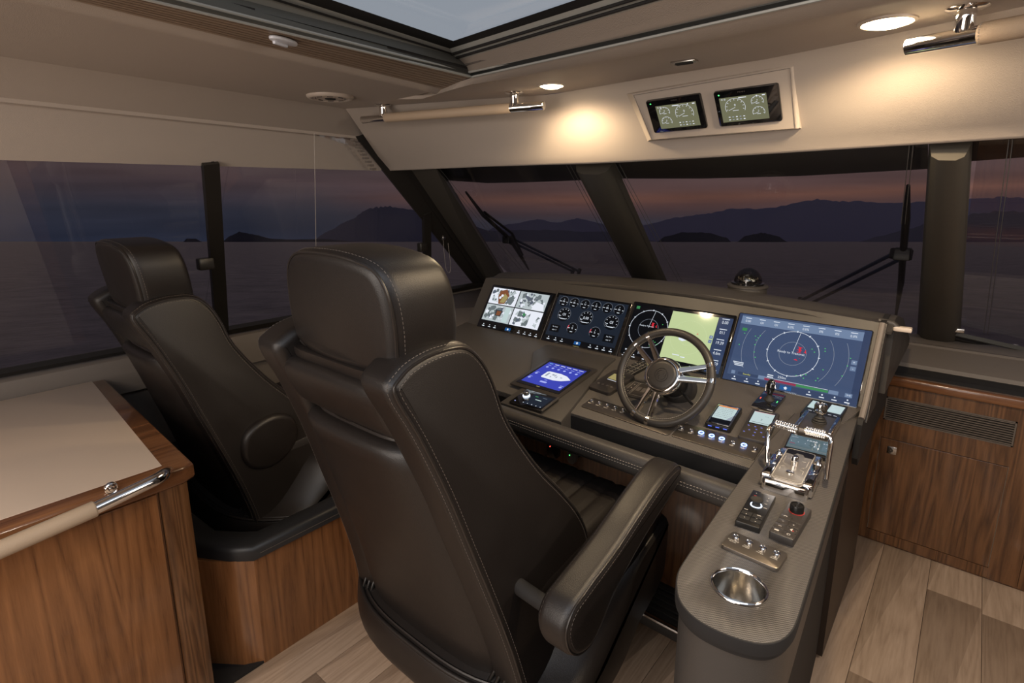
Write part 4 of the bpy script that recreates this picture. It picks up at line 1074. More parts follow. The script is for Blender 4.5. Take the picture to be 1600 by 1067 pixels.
def screen3(c, w_, h_):
    c.rect(0, .006, w_ * .95, h_ * .90, 'px_black'); c.up()
    cx_, cy_ = -.27 * w_, .06 * h_; radar(c, cx_, cy_, .088); c.up(); redmarks(c, cx_ + .008, cy_ + .018, .036); c.text('Ready to Transmit', cx_ - .01, cy_ + .012, .009, 'px_white')
    greens(c, [(cx_ + .06, cy_ + .03), (cx_ + .07, cy_ + .01), (cx_ + .04, cy_ - .05), (cx_ + .05, cy_ - .055), (cx_ + .055, cy_ - .07), (cx_ + .03, cy_ - .075), (cx_ + .062, cy_ - .062)])
    c.rect(-.435 * w_, .40 * h_, .016, .013, 'px_dgreen'); c.text('250m', cx_ + .0, cy_ - .115, .012, 'px_white'); c.rect(cx_ - .06, cy_ - .11, .03, .006, 'px_white')
    c.rect(.135 * w_, .03 * h_, w_ * .43, h_ * .80, 'px_map'); c.up(); c.arc(.13 * w_, .03 * h_, .075, .0007, 'px_mapl'); c.arc(.13 * w_, .03 * h_, .035, .0007, 'px_mapl')
    c.poly([(.02, .0), (.05, .014), (.062, -.002), (.04, -.012), (.025, -.008)], 'px_white'); c.text('A', .095, .03, .012, 'px_red'); c.rect(.03, -.075, .03, .004, 'px_white'); c.rect(.06, -.08, .02, .004, 'px_white')
    c.rect(.33 * w_, .10 * h_, .014, .014, 'px_key'); c.rect(.33 * w_, .03 * h_, .014, .014, 'px_key'); c.up(); c.text('+', .33 * w_, .10 * h_, .012, 'px_white'); c.text('-', .33 * w_, .03 * h_, .012, 'px_white')
    X = .415 * w_; c.rect(X, .0, w_ * .125, h_ * .88, 'px_blued'); c.up()
    for i, t in enumerate(['0.00', '011', '19.39', '4.6m', '04:59']):
        y = (.36 - .165 * i) * h_; c.text(t, X, y, .019, 'px_white', .8); c.rect(X, y + .015, .03, .003, 'px_white')
    c.rect(X, -.40 * h_, .035, .007, 'px_white'); c.rect(X, -.44 * h_, .03, .006, 'px_white')
    icon_row(c, -.43 * h_, [-.43 * w_, -.33 * w_, -.22 * w_, .02 * w_, .12 * w_, .22 * w_])
def screen4(c, w_, h_):
    c.rect(0, 0, w_ * .985, h_ * .975, 'px_blued'); c.up(); c.rect(-.005, .012, w_ * .91, h_ * .89, 'px_blue'); c.up()
    c.rect(-.005, .40 * h_, w_ * .91, .034, 'px_key'); c.up()
    for i, t in enumerate(['0.00', 'OI', 'OI', '0.0%', '0.0%', '0%', '0%', '0.0%']):
        x = (-.41 + .113 * i) * w_; c.text(t, x, .385 * h_, .013, 'px_white', .9); c.rect(x, .43 * h_, .022, .0025, 'px_white')
    cx_, cy_ = -.005, .03 * h_; R = .088; radar(c, cx_, cy_, R); 
    for r, a in ((R * 1.53, 34), (R * 2.05, 24)): c.arc(cx_, cy_, r, .0009, 'px_grey', -a - 6, a); c.arc(cx_, cy_, r, .0009, 'px_grey', 180 - a, 186 + a)
    c.up(); redmarks(c, cx_ + .012, cy_ + .016, .040); c.text('Ready to Transmit', cx_ - .006, cy_ + .002, .0125, 'px_white')
    rr = random.Random(5)
    greens(c, [(cx_ - R * 1.62, cy_ + .045), (cx_ - R * 1.5, cy_ + .04), (cx_ - R * 1.43, cy_ + .05), (cx_ - R * 1.55, cy_ + .03), (cx_ - R * 1.55, cy_ + .01), (cx_ - R * 1.5, cy_ - .02), (cx_ - R * 1.4, cy_ - .04), (cx_ + .06, cy_ + .03), (cx_ + .07, cy_ + .02), (cx_ + R * 1.15, cy_ + .04), (cx_ + R * 1.17, cy_ + .03), (cx_ + R * 1.25, cy_ - .04), (cx_ + R * 2.1, cy_ + .02), (cx_ + R * 2.05, cy_ - .01), (cx_ + .05, cy_ - .075), (cx_ + .06, cy_ - .07), (cx_ + .055, cy_ - .085), (cx_ + .03, cy_ - .08), (cx_ + .10, cy_ - .075), (cx_ + .095, cy_ - .085), (cx_ - R * 2.1, cy_ + .05), (cx_ - R * 2.2, cy_), (cx_ + R * 1.95, cy_ - .05)])
    c.rect(-.42 * w_, .26 * h_, .018, .013, 'px_dgreen'); c.rect(.42 * w_, .05 * h_, .017, .016, 'px_key'); c.rect(.42 * w_, -.03 * h_, .017, .016, 'px_key'); c.up(); c.text('+', .42 * w_, .05 * h_, .014, 'px_white'); c.text('-', .42 * w_, -.03 * h_, .014, 'px_white')
    for i in range(3): c.rect(-.40 * w_ + .002 * i, -.25 * h_ + .009 - .006 * i, .04 - .004 * i, .003, 'px_white')
    c.text('250m', -.02, -.315 * h_, .013, 'px_white'); c.rect(-.06, -.31 * h_, .02, .0035, 'px_white'); c.rect(-.06, -.335 * h_, .022, .0035, 'px_white')
    c.rect(-.30 * w_, -.365 * h_, .075, .011, 'px_blued'); c.up(); c.text('Standby', -.31 * w_, -.365 * h_, .009, 'px_yellow'); c.rect(-.42 * w_, -.365 * h_, .014, .013, 'px_key'); c.rect(-.19 * w_, -.365 * h_, .026, .014, 'px_key')
    c.rect(-.05 * w_, -.375 * h_, .11, .008, 'px_dred'); c.rect(.18 * w_, -.375 * h_, .105, .009, 'px_dgreen'); c.line(-.16 * w_, -.352 * h_, .29 * w_, -.352 * h_, .0012, 'px_white')
    c.rect(.33 * w_, -.37 * h_, .03, .014, 'px_key'); c.rect(.43 * w_, -.37 * h_, .022, .014, 'px_key'); c.up(); c.text('><', .43 * w_, -.37 * h_, .012, 'px_white')
    draw_menu(c, w_, h_, -.44 * h_); c.text('GARMIN', .02, -.487 * h_, .008, 'px_grey', 1.3)
dlab = ['large display showing four camera views at the port end of the helm', 'large display showing rows of round gauges between camera and radar screens', 'large display with radar and green chart directly behind the steering wheel', 'large blue radar display at the starboard end of the helm']
for i, fn in enumerate((screen1, screen2, screen3, screen4)):
    xa, xc = SXE[i], SXE[i + 1]; X = (xa + xc) / 2; w_ = xc - xa - .005
    topz = [1.232, 1.238, 1.248, 1.262][i]; tt = (topz - 1.02) / .232; h_ = (scr(0, tt) - scr(0, 0)).length
    M_ = frame(scr(X, tt / 2), (1, 0, 0), scr(0, 1) - scr(0, 0))
    t = thing('multifunction_display', dlab[i], 'screen', M_, group='large helm displays'); bezel(t, w_, h_, .012)
    c = Cv(.0004); fn(c, w_, h_); c.done('screen', t)
    mb = MB(); mb.prism(circ(.0035, 16, w_ * .44, -h_ * .475), 0, .0012, 'chrome'); lp(mb, 'power_button', t)
# seams between the displays
for X in SXE[1:4]:
    mb = MB(); mb.tube([scr(X, 0.0) - SN2 * .002, scr(X, 1.0) - SN2 * .002], .0016, 'grey_bezel', 6); wp(mb, 'display_seam', con)

def device(name, label, cat, q, plane, th, mat='black_plastic', r=.006, off=0, bev=.0015, group=None, body='housing'):
    P = [plane(x, y, th + off) for x, y in q]; n = DN if plane is dp else V((0, 0, 1))
    M_, w_, h_ = quadframe(P, n); t = thing(name, label, cat, M_, group=group)
    mb = MB(); mb.prism(rrect(w_, h_, min(r, w_ / 2.1, h_ / 2.1), 4), -th, 0, mat, b=bev); lp(mb, body, t, 30)
    return t, w_, h_, M_
# ---- yacht systems monitor on the port plinth
t, w_, h_, M_ = device('systems_monitor', 'blue touchscreen showing a white boat plan on the port plinth', 'screen', [(808.7, 601.3), (884.6, 624.4), (924, 575), (847.5, 556.3)], dp, .005, 'grey_bezel', .008, .0125, .002, body='frame')
mb = MB(); mb.prism(rrect(w_ * .86, h_ * .84, .003, 3), 0, .0022, 'black_gloss', b=.0008); lp(mb, 'glass', t, 20)
c = Cv(.0026); W2, H2 = w_ * .77, h_ * .70
c.rect(0, 0, W2, H2, 'px_royal'); c.up()
for k in range(6): c.rect((-.40 + .16 * k) * W2, .44 * H2, .022 * (1 if k else .8), .004, 'px_cyan' if k == 0 else 'px_ship'); c.disc((-.39 + .155 * k) * W2, .27 * H2, .0062, 'px_lilac', 14); c.rect((-.39 + .155 * k) * W2, .36 * H2, .016, .003, 'px_lilac')
hull = [(-.24, .10), (-.24, -.13), (-.20, -.16), (.10, -.17), (.28, -.12), (.40, -.03), (.44, 0), (.40, .03), (.28, .11), (.10, .15), (-.20, .14)]
c.poly([(x * W2, y * H2 - .004) for x, y in hull], 'px_ship'); c.up()
for x, y, a, b_2 in ((-.16, 0, .05, .16), (-.03, .04, .06, .05), (.03, .03, .03, .08), (.09, -.02, .03, .06), (-.04, -.06, .03, .04), (.2, 0, .05, .03)): c.rect(x * W2, y * H2 - .004, a * W2, b_2 * H2, 'px_grey')
for x, y in ((-.42, -.08), (-.44, -.30), (.43, -.37)): c.disc(x * W2, y * H2, .0065, 'px_lilac', 14); c.rect(x * W2, y * H2 + .012, .016, .003, 'px_lilac')
c.rect(-.03 * W2, -.34 * H2, .034, .012, 'px_lilac', .005); c.rect(-.03 * W2, -.25 * H2, .014, .003, 'px_lilac')
c.rect(0, -h_ * .385, .016, .004, 'px_amber'); c.done('screen', t)
# ---- stereo
t, w_, h_, M_ = device('marine_stereo', 'black stereo with a glowing round knob below the blue monitor', 'stereo', [(800, 627.7), (851, 644.6), (867.7, 620.4), (819, 607.5)], dp, .010, 'black_gloss', .003, .0125, .001)
mb = MB(); M2 = Matrix.Translation((-w_ * .29, h_ * .10, 0)); mb.lathe([(.0145, 0), (.0145, .004), (.0130, .006)], 'ring_white', 28, M2, cap1=False); lp(mb, 'light_ring', t)
mb = MB(); mb.lathe([(.0115, 0), (.0115, .018), (.010, .020), (.001, .020)], 'steel', 28, M2); lp(mb, 'volume_knob', t, 40)
mb = MB(); mb.box((w_ * .47, -h_ * .5, -.002), (w_ * .53, h_ * .5, .004), 'panel_leather', b=.0015); lp(mb, 'trim_strip', t)
c = Cv(.0003); c.rect(w_ * .12, 0, w_ * .56, h_ * .70, 'px_navy'); c.up(); c.rect(-w_ * .02, h_ * .22, .014, .005, 'px_dgreen'); c.rect(w_ * .22, h_ * .24, .02, .004, 'px_dim'); c.rect(w_ * .12, h_ * .04, .028, .0045, 'px_lcd')
for k in range(5): c.disc((-.16 + .13 * k) * w_, -h_ * .30, .0022, 'px_white', 10)
c.disc(-w_ * .40, -h_ * .34, .0028, 'px_lilac', 10); c.done('screen', t)
# ---- radio remote with amber display
t, w_, h_, M_ = device('thruster_remote', 'rounded grey remote with small amber display left of the wheel', 'control', [(929, 606), (962, 616), (984, 585), (950, 574)], dp, .014, 'grey_bezel', .014)
c = Cv(.0004); c.rect(-.002, h_ * .18, w_ * .50, h_ * .26, 'px_amber'); c.rect(-.002, h_ * .01, w_ * .42, .003, 'px_ship'); c.done('display', t)
for k in range(4):
    mb = MB(); mb.prism(circ(.0055, 16, (-.3 + .2 * k) * w_, -h_ * .26), 0, .002, 'grey_key', b=.0006); lp(mb, 'button', t)
# ---- keypad behind the wheel
t, w_, h_, M_ = device('keypad', 'small black keypad with pale outlined keys behind the wheel, far left', 'keypad', [(972, 583), (990, 589), (1012, 567), (993, 560)], dp, .010, 'black_plastic', .004)
for i in range(3):
    for j in range(4):
        mb = MB(); x, y = (-.3 + .3 * i) * w_, (-.36 + .24 * j) * h_; mb.prism(rrect(w_ * .25, h_ * .18, .0015, 2, x, y), 0, .0016, 'black_matte', b=.0004); b_k = lp(mb, 'key', t)
c = Cv(.0003); 
for i in range(3):
    for j in range(4):
        x, y = (-.3 + .3 * i) * w_, (-.36 + .24 * j) * h_
        for a, b_2, e_, f_ in ((x, y + h_ * .1, w_ * .28, .0009), (x, y - h_ * .1, w_ * .28, .0009), (x - w_ * .14, y, .0009, h_ * .2), (x + w_ * .14, y, .0009, h_ * .2)): c.rect(a, b_2, e_, f_, 'legend')
c.z = .0019
for i in range(3):
    for j in range(4): c.rect((-.3 + .3 * i) * w_, (-.36 + .24 * j) * h_, .003, .002, 'legend')
c.done('legend', t)
# ---- trim tab panel seen through the wheel
t, w_, h_, M_ = device('trim_tab_panel', 'flat grey panel with outlined icons seen through the wheel spokes', 'switch', [(972, 614), (1006, 626), (1026, 600), (988, 594)], dp, .006, 'grey_bezel', .003)
c = Cv(.0004)
for x, ww in ((-.32, .22), (.1, .5)):
    for s in (-1, 1): c.rect(x * w_, s * h_ * .38, ww * w_, .0008, 'legend'); c.rect((x + s * ww / 2) * w_, 0, .0008, h_ * .76, 'legend')
for j in range(3): c.rect(-.32 * w_, (-.22 + .22 * j) * h_, .004, .004, 'legend')
c.done('legend', t)
for k in range(2):
    mb = MB(); mb.prism(rrect(w_ * .16, h_ * .26, .002, 2, (.0 + .22 * k) * w_, 0), 0, .002, 'grey_key', b=.0005); lp(mb, 'button', t)
# ---- switch plates on the dash edge
def rocker(mb, x, y, m='chrome', r=.0075, M=None):
    M2 = Matrix.Translation((x, y, 0)) if M is None else M
    mb.lathe([(r, 0), (r, .0025), (r * .85, .0035)], m, 20, M2, cap1=False); mb.lathe([(r * .84, .0025), (r * .5, .0012), (.0005, .001)], m, 20, M2, cap0=False)
def plate(name, label, q, btn, plane, words, lit=(), th=.004, mat='plate_steel', grp=None):
    t, w_, h_, M_ = device(name, label, 'switch panel', q, plane, th, mat, .008, 0, .001, body='plate'); Mi = M_.inverted(); c = Cv(.0003)
    for i, (x, y) in enumerate(btn):
        p = Mi @ plane(x, y, th); r = .0075
        mb = MB(); mb.lathe([(r, 0), (r, .003), (r * .86, .0042), (r * .80, .003), (.0006, .0028)], 'chrome', 20, Matrix.Translation((p.x, p.y, 0)))
        Mx = Matrix.Translation((p.x, p.y, .0028)) @ Matrix.Rotation(-.9, 4, 'Z')
        v_ = [Mx @ V((-r * .78, -.0012, 0)), Mx @ V((r * .78, -.0012, 0)), Mx @ V((r * .78, .0012, 0)), Mx @ V((-r * .78, .0012, 0)), Mx @ V((-r * .7, 0, .0028)), Mx @ V((r * .7, 0, .0028))]
        mb.add(v_, [[0, 1, 5, 4], [2, 3, 4, 5], [1, 2, 5], [3, 0, 4]], 'chrome')
        sw = lp(mb, 'push_switch', t, 30)
        if i in lit:
            m2 = MB(); n = 28; rs = [[(p.x + rr_ * math.cos(2 * PI * k / n), p.y + rr_ * math.sin(2 * PI * k / n), z) for k in range(n)] for rr_, z in ((.0092, .0030), (.0085, .0055), (.0068, .0052), (.0064, .0030))]
            m2.rings(rs, 'ring_blue', cap0=False, cap1=False); lp(m2, 'light_ring', t)
        wd = words[i] if i < len(words) else ''
        if wd == '=':
            c.rect(p.x, p.y - .0135, .014, .0014, 'legend'); c.rect(p.x, p.y - .0165, .010, .0014, 'legend'); continue
        for j, ln in enumerate(wd.split('|')): c.text(ln, p.x, p.y - .0145 - j * .005, .0048, 'legend', 1.05)
    c.done('legend', t); return t
plate('switch_panel', 'steel plate of five push switches at the port edge of the dash', [(911, 636), (1048, 680), (1056, 664), (922.5, 619)], [(924.6, 626.7), (936.4, 630.3), (948.7, 634), (961.4, 637.8), (974, 641.5), (1040, 661)], dp, ['='] * 6)
plate('switch_panel', 'steel plate of push switches with four glowing blue rings', [(1052, 681.5), (1179, 718.5), (1192, 695), (1063, 659)], [(1065, 668.5), (1080.6, 673.2), (1095.6, 677.3), (1111.9, 682.1), (1127.8, 686.7), (1145.3, 692.2), (1162.4, 696.6), (1180, 702)], dp, ['='] * 8, lit=(2, 3, 4, 6))
plate('switch_panel', 'small steel plate of four push switches beside the cup holder', [(1129.7, 851.5), (1216.7, 890.5), (1231, 864.2), (1141.7, 828.2)], [(1150, 839.9), (1170.6, 848.5), (1192, 857.1), (1213.7, 865.7)], ap, ['WINDOW|WASH', 'PORT|WIPER', 'MID|WIPER', 'STBD|WIPER'], th=.008)
# ---- small square instrument
t, w_, h_, M_ = device('depth_display', 'small square chrome-edged display right of the steering wheel', 'screen', [(1104.4, 659.4), (1143.8, 670.6), (1157.8, 636), (1119.4, 629.4)], dp, .020, 'black_plastic', .006, 0, .003)
mb = MB(); mb.prism(rrect(w_ * .90, h_ * .90, .004, 3), 0, .0012, 'chrome', b=.0008); lp(mb, 'rim', t)
c = Cv(.0014); c.rect(0, 0, w_ * .80, h_ * .82, 'px_black'); c.up(); c.rect(0, h_ * .06, w_ * .76, h_ * .56, 'px_lcd'); c.rect(0, h_ * .37, w_ * .76, h_ * .07, 'px_orange'); c.up()
rr = random.Random(9)
for k in range(9):
    for j in range(6): c.rect((-.31 + .07 * k + rr.uniform(-.01, .01)) * w_, (.28 - .08 * j) * h_, rr.uniform(.002, .004), .0018, 'px_ink')
c.poly([(w_ * .18, -h_ * .22), (w_ * .38, -h_ * .22), (w_ * .38, h_ * .05)], 'px_grey'); c.done('screen', t)
mb = MB()
for x in (-.3, 0, .3): mb.box((x * w_ - .006, -h_ / 2 - .0006, -.010), (x * w_ + .006, -h_ / 2 + .001, -.007), 'key_blue')
lp(mb, 'key_light', t)
# ---- autopilot head with blue lit keys
t, w_, h_, M_ = device('autopilot_control', 'autopilot head with pale display and blue-lit keys', 'control', [(1155, 680.8), (1200, 692), (1216.6, 645.2), (1173.8, 636.7)], dp, .014, 'grey_bezel', .008, 0, .003)
c = Cv(.0004); c.rect(0, h_ * .20, w_ * .80, h_ * .46, 'px_black'); c.up(); c.rect(0, h_ * .20, w_ * .74, h_ * .41, 'px_lcd'); c.up(); c.rect(0, h_ * .395, w_ * .72, .0016, 'px_red'); c.text('---', .012, h_ * .28, .012, 'px_ink'); c.text('2', .0, h_ * .15, .013, 'px_ink'); c.rect(0, h_ * .04, w_ * .6, .0018, 'px_ink'); c.rect(0, h_ * .455, w_ * .5, .002, 'legend'); c.done('display', t)
for (x, y) in ((-.32, -.12), (-.08, -.12), (.14, -.12), (.34, -.12), (0, -.20), (-.22, -.26), (0, -.30), (.2, -.26), (-.36, -.34), (.0, -.40), (.34, -.38)):
    mb = MB(); mb.prism(rrect(.0075, .0052, .0022, 3, x * w_, y * h_), 0, .0022, 'grey_key', b=.0006); mb.flat(rrect(.0052, .0028, .001, 2, x * w_, y * h_), .0024, 'key_blue'); lp(mb, 'key', t)
# ---- joystick (black) on bright-edged base
t, w_, h_, M_ = device('docking_joystick', 'black chrome joystick on a square base below the radar display', 'joystick', [(1175.6, 632.5), (1210, 641), (1227, 617.6), (1193.4, 608.6)], dp, .014, 'black_gloss', .004, 0, .002, body='base')
mb = MB(); mb.box((-w_ / 2, -h_ / 2 - .002, -.012), (w_ / 2, -h_ / 2 + .002, -.002), 'chrome', b=.001); lp(mb, 'base_trim', t)
mb = MB(); mb.lathe([(.018, 0), (.017, .004), (.010, .010), (.008, .02)], 'dark_rubber', 20, Matrix.Translation((.0, .004, 0))); lp(mb, 'boot', t, 40)
mb = MB(); rs = []
for z, a, b_2, dy in ((.012, .008, .008, 0), (.025, .010, .009, .002), (.04, .014, .011, .006), (.055, .015, .012, .010), (.066, .012, .010, .014), (.072, .005, .005, .016)):
    rs.append([(a * math.cos(2 * PI * k / 16), dy + .004 + b_2 * math.sin(2 * PI * k / 16), z) for k in range(16)])
mb.rings(rs, 'black_gloss'); lp(mb, 'stick', t, 60)
mb = MB(); mb.tube([(-.014, .004, .03), (-.016, .012, .05), (-.006, .018, .07), (.008, .018, .068), (.016, .010, .045)], .003, 'chrome', 8); lp(mb, 'grip_trim', t, 60)
for s, m_ in ((-1, 'led_red'), (1, 'led_green')):
    mb = MB(); mb.box((s * w_ * .38 - .001, -.006, 0), (s * w_ * .38 + .001, .004, .001), m_); lp(mb, 'indicator', t)
# ---- bow thruster joystick in chrome
t, w_, h_, M_ = device('thruster_joystick', 'knurled chrome joystick on a chrome block at the top of the arm', 'joystick', [(1248.6, 668), (1300, 680), (1307, 654), (1257, 642)], ap, .026, 'plate_steel', .005, 0, .003, body='base')
for s in (-1, 1):
    mb = MB(); mb.box((s * w_ * .5 - .006, -h_ * .5, -.024), (s * w_ * .5 + .006, h_ * .5, .006), 'chrome', b=.003); lp(mb, 'side_cheek', t)
Mj = Matrix.Translation((.002, h_ * .05, 0))
mb = MB(); mb.lathe([(.022, 0), (.022, .003), (.017, .006), (.020, .009), (.014, .013), (.016, .016), (.010, .020), (.008, .034)], 'dark_rubber', 24, Mj); lp(mb, 'boot', t, 50)
mb = MB(); mb.lathe([(.010, .030), (.0165, .033), (.0175, .036), (.0175, .058), (.016, .062), (.011, .0635), (.010, .060), (.001, .060)], 'chrome', 28, Mj); kn = lp(mb, 'knob', t, 40)
mb = MB()
for k in range(20):
    for j in range(4):
        a = 2 * PI * (k + .5 * (j % 2)) / 20; p = V((.0176 * math.cos(a) + .002, .0176 * math.sin(a) + h_ * .05, .039 + j * .005)); mb.box(p - V((.001, .001, .0014)), p + V((.001, .001, .0014)), 'seam_dark')
o_ = mb.build('knurling', kn, world=False, smooth=0); o_['kind'] = 'stuff'
# ---- slim display behind it
t, w_, h_, M_ = device('thruster_display', 'slim black display with pale screen behind the knurled joystick', 'screen', [(1256, 645), (1315, 660), (1322, 633), (1264, 621)], ap, .020, 'black_plastic', .006, 0, .004)
c = Cv(.0004)
for s in (-1, 1): c.rect(s * w_ * .26, h_ * .12, w_ * .36, h_ * .46, 'px_lcd'); c.rect(s * w_ * .26 - .006, -h_ * .26, .010, .003, 'px_ship'); c.rect(s * w_ * .26 + .010, -h_ * .26, .010, .003, 'px_ship')
c.done('display', t)
# ---- engine control display + throttle
t, w_, h_, M_ = device('engine_display', 'wide tilted display reading engine speed behind the twin throttle', 'screen', [(1226, 699), (1294, 716), (1302, 690), (1234, 675)], ap, .012, 'black_plastic', .003, 0, .002)
c = Cv(.0004); c.rect(0, 0, w_ * .92, h_ * .80, 'px_teal'); c.up(); c.text('1035', .006, h_ * .22, .013, 'px_ship', 1.2); c.text('0.0', w_ * .36, h_ * .22, .008, 'px_ship', 1.2); c.rect(-w_ * .36, h_ * .27, .018, .003, 'px_grey'); c.rect(-w_ * .36, -h_ * .12, .014, .004, 'px_dred')
for k in range(6): c.rect((-.4 + .16 * k) * w_, 0, .002, .002, 'px_ship')
c.line(0, -.004, .008, -.012, .0015, 'px_ink'); c.rect(.016, -.008, .003, .010, 'px_white'); c.rect(0, -h_ * .30, w_ * .88, .006, 'px_mgrey'); c.done('screen', t)
q = [(1192.5, 745), (1270, 771), (1284, 712), (1216, 697)]
P = [ap(x, y, .03) for x, y in q]; M_, w_, h_ = quadframe(P, V((0, 0, 1)))
t = thing('throttle_control', 'polished chrome twin lever throttle on the console arm', 'throttle', M_)
mb = MB(); mb.prism(rrect(w_ * .96, h_, .010, 4), -.030, 0, 'chrome', b=.006); lp(mb, 'base', t, 40)
mb = MB(); mb.prism(rrect(w_ * .66, h_ * .94, .012, 5, 0, .002), 0, .004, 'plate_light', b=.001); tp_ = lp(mb, 'top_plate', t, 30)
mb = MB(); pp_ = [(x, y, .0043) for x, y in rrect(w_ * .62, h_ * .89, .011, 5, 0, .002)]; mb.tube(pp_, .0007, 'legend', 4, closed=True); lp(mb, 'plate_outline', t)
mb = MB(); mb.prism([(-w_ * .30, h_ * .30), (-w_ * .12, h_ * .30), (-w_ * .07, h_ * .36), (.07 * w_, h_ * .36), (w_ * .12, h_ * .30), (w_ * .30, h_ * .30), (w_ * .30, h_ * .42), (w_ * .27, h_ * .455), (-w_ * .27, h_ * .455), (-w_ * .30, h_ * .42)], .0038, .0046, 'black_gloss'); lp(mb, 'dark_window', t)
c = Cv(.0045); c.text('QUICK SHIFT', 0, -h_ * .40, .0075, 'legend', 1.25)
for s in (-1, 1):
    c.line(s * w_ * .25, h_ * .22, s * w_ * .25, h_ * .02, .0008, 'legend'); c.line(s * w_ * .25, h_ * .02, s * w_ * .17, -h_ * .03, .0008, 'legend'); c.line(s * w_ * .24, -h_ * .10, s * w_ * .16, -h_ * .08, .0008, 'legend'); c.line(s * w_ * .24, -h_ * .10, s * w_ * .24, -h_ * .2, .0008, 'legend'); c.rect(s * w_ * .16, h_ * .16, .010, .0016, 'legend')
c.done('legend', t)
mb = MB(); mb.lathe([(.009, 0), (.0095, .010), (.0085, .024), (.0075, .0255), (.001, .0255)], 'chrome', 24, Matrix.Translation((0, h_ * .02, .004))); lp(mb, 'selector_knob', t, 40)
mb = MB(); mb.lathe([(.010, 0), (.010, .003), (.008, .0042), (.001, .0042)], 'chrome', 24, Matrix.Translation((0, -h_ * .22, .004))); lp(mb, 'push_button', t, 40)
Mi = M_.inverted()
lev = [[(1199, 722, .02), (1199, 700, .055), (1200, 680, .085), (1203, 668, .10), (1212, 661, .105)], [(1290, 750, .02), (1294, 720, .055), (1298, 695, .085), (1297, 684, .10), (1290, 679, .105)]]
gr = [[(1212, 661, .105), (1245, 670, .105)], [(1259, 672, .105), (1290, 679, .105)]]
for s, L_, G_ in ((-1, lev[0], gr[0]), (1, lev[1], gr[1])):
    mb = MB(); mb.box((s * w_ * .43 - .013, -h_ * .42, -.028), (s * w_ * .43 + .013, h_ * .18, .006), 'chrome', b=.005); lp(mb, 'side_housing', t, 40)
    mb = MB(); mb.lathe([(.012, 0), (.010, .006), (.002, .016), (.0005, .017)], 'chrome', 16, Matrix.Translation((s * w_ * .43, h_ * .25, -.004))); lp(mb, 'pivot_cone', t, 40)
    mb = MB(); pts = [Mi @ ap(x, y, z) for x, y, z in L_]; pts = catm([tuple(p) for p in pts], 6, False); mb.tube(pts, .0065, 'chrome', 12); lv = lp(mb, 'lever', t, 60)
    a, b_2 = Mi @ ap(*G_[0]), Mi @ ap(*G_[1]); mb = MB(); mb.tube([a, b_2], .0095, 'chrome', 18); mb.tube([b_2 if s < 0 else a, (b_2 + (b_2 - a) * .06) if s < 0 else (a - (b_2 - a) * .06)], .0078, 'steel', 18)
    gp = mb.build('grip', lv, world=False, smooth=40); mb = MB(); ax = (b_2 - a).normalized(); u_ = ax.orthogonal().normalized(); v_ = ax.cross(u_)
    for k in range(10):
        for j in range(14):
            an = 2 * PI * (j + .5 * (k % 2)) / 14; p = a.lerp(b_2, (k + .5) / 10) + (u_ * math.cos(an) + v_ * math.sin(an)) * .0096; mb.box(p - V((.0012,) * 3), p + V((.0012,) * 3), 'chrome')
    o_ = mb.build('knurling', gp, world=False, smooth=0); o_['kind'] = 'stuff'
# ---- black remote
t, w_, h_, M_ = device('spotlight_remote', 'black keypad with a mushroom knob and white glow ring, left of the pair', 'control', [(1149, 812), (1187.3, 826), (1212.6, 775), (1176.5, 765)], ap, .014, 'black_plastic', .003, 0, .0015)
Mk = Matrix.Translation((-.003, h_ * .07, 0)); mb = MB(); mb.lathe([(.0135, 0), (.013, .0015), (.0115, .0015)], 'ring_white', 28, Mk, cap1=False); lp(mb, 'light_ring', t)
mb = MB(); mb.lathe([(.010, 0), (.0085, .008), (.0135, .013), (.014, .015), (.0135, .016), (.006, .0148), (.001, .0145)], 'dark_rubber', 28, Mk); lp(mb, 'joystick_knob', t, 40)
for i in range(2):
    for j in range(2):
        mb = MB(); mb.prism(rrect(w_ * .42, h_ * .10, .001, 2, (-.23 + .46 * i) * w_, (-.36 + .13 * j) * h_), 0, .0012, 'black_matte', b=.0004); lp(mb, 'key', t)
c = Cv(.0014)
for x, y, a in ((-.28, .40, .002), (-.28, .32, .006), (-.28, .22, .006), (.28, .36, .003), (.28, .27, .004), (.28, .17, .006), (.33, .05, .008), (-.33, -.14, .008), (.25, -.2, .009), (-.23, -.26, .002), (-.23, -.36, .002), (.23, -.30, .002), (.23, -.38, .002)): c.rect(x * w_, y * h_, a, .002, 'leg_red' if (x, y) == (-.28, .32) else 'legend')
c.text('GARMIN', .05 * w_, .455 * h_, .004, 'legend', 1.3); c.done('legend', t)
# ---- grey remote with dial
t, w_, h_, M_ = device('camera_remote', 'grey keypad with a tall ridged dial, right of the pair', 'control', [(1205.6, 831), (1245, 845), (1265, 795), (1229, 782)], ap, .018, 'grey_bezel', .004, 0, .002)
Mk = Matrix.Translation((.0, h_ * .28, 0)); mb = MB(); mb.lathe([(.0165, 0), (.0165, .001), (.0150, .001)], 'leg_red', 28, Mk, cap1=False); lp(mb, 'red_ring', t)
mb = MB(); mb.lathe([(.0150, .0005), (.0150, .016), (.0142, .018), (.0125, .018), (.0115, .015), (.005, .0145), (.004, .017), (.001, .0175)], 'black_plastic', 30, Mk); lp(mb, 'dial', t, 40)
for j in range(4):
    for i in range(2 if j else 2):
        mb = MB(); mb.prism(rrect(w_ * .46, h_ * .125, .0008, 2, (-.235 + .47 * i) * w_, (-.42 + .14 * j) * h_), 0, .0012, 'grey_bezel', b=.0004); lp(mb, 'key', t)
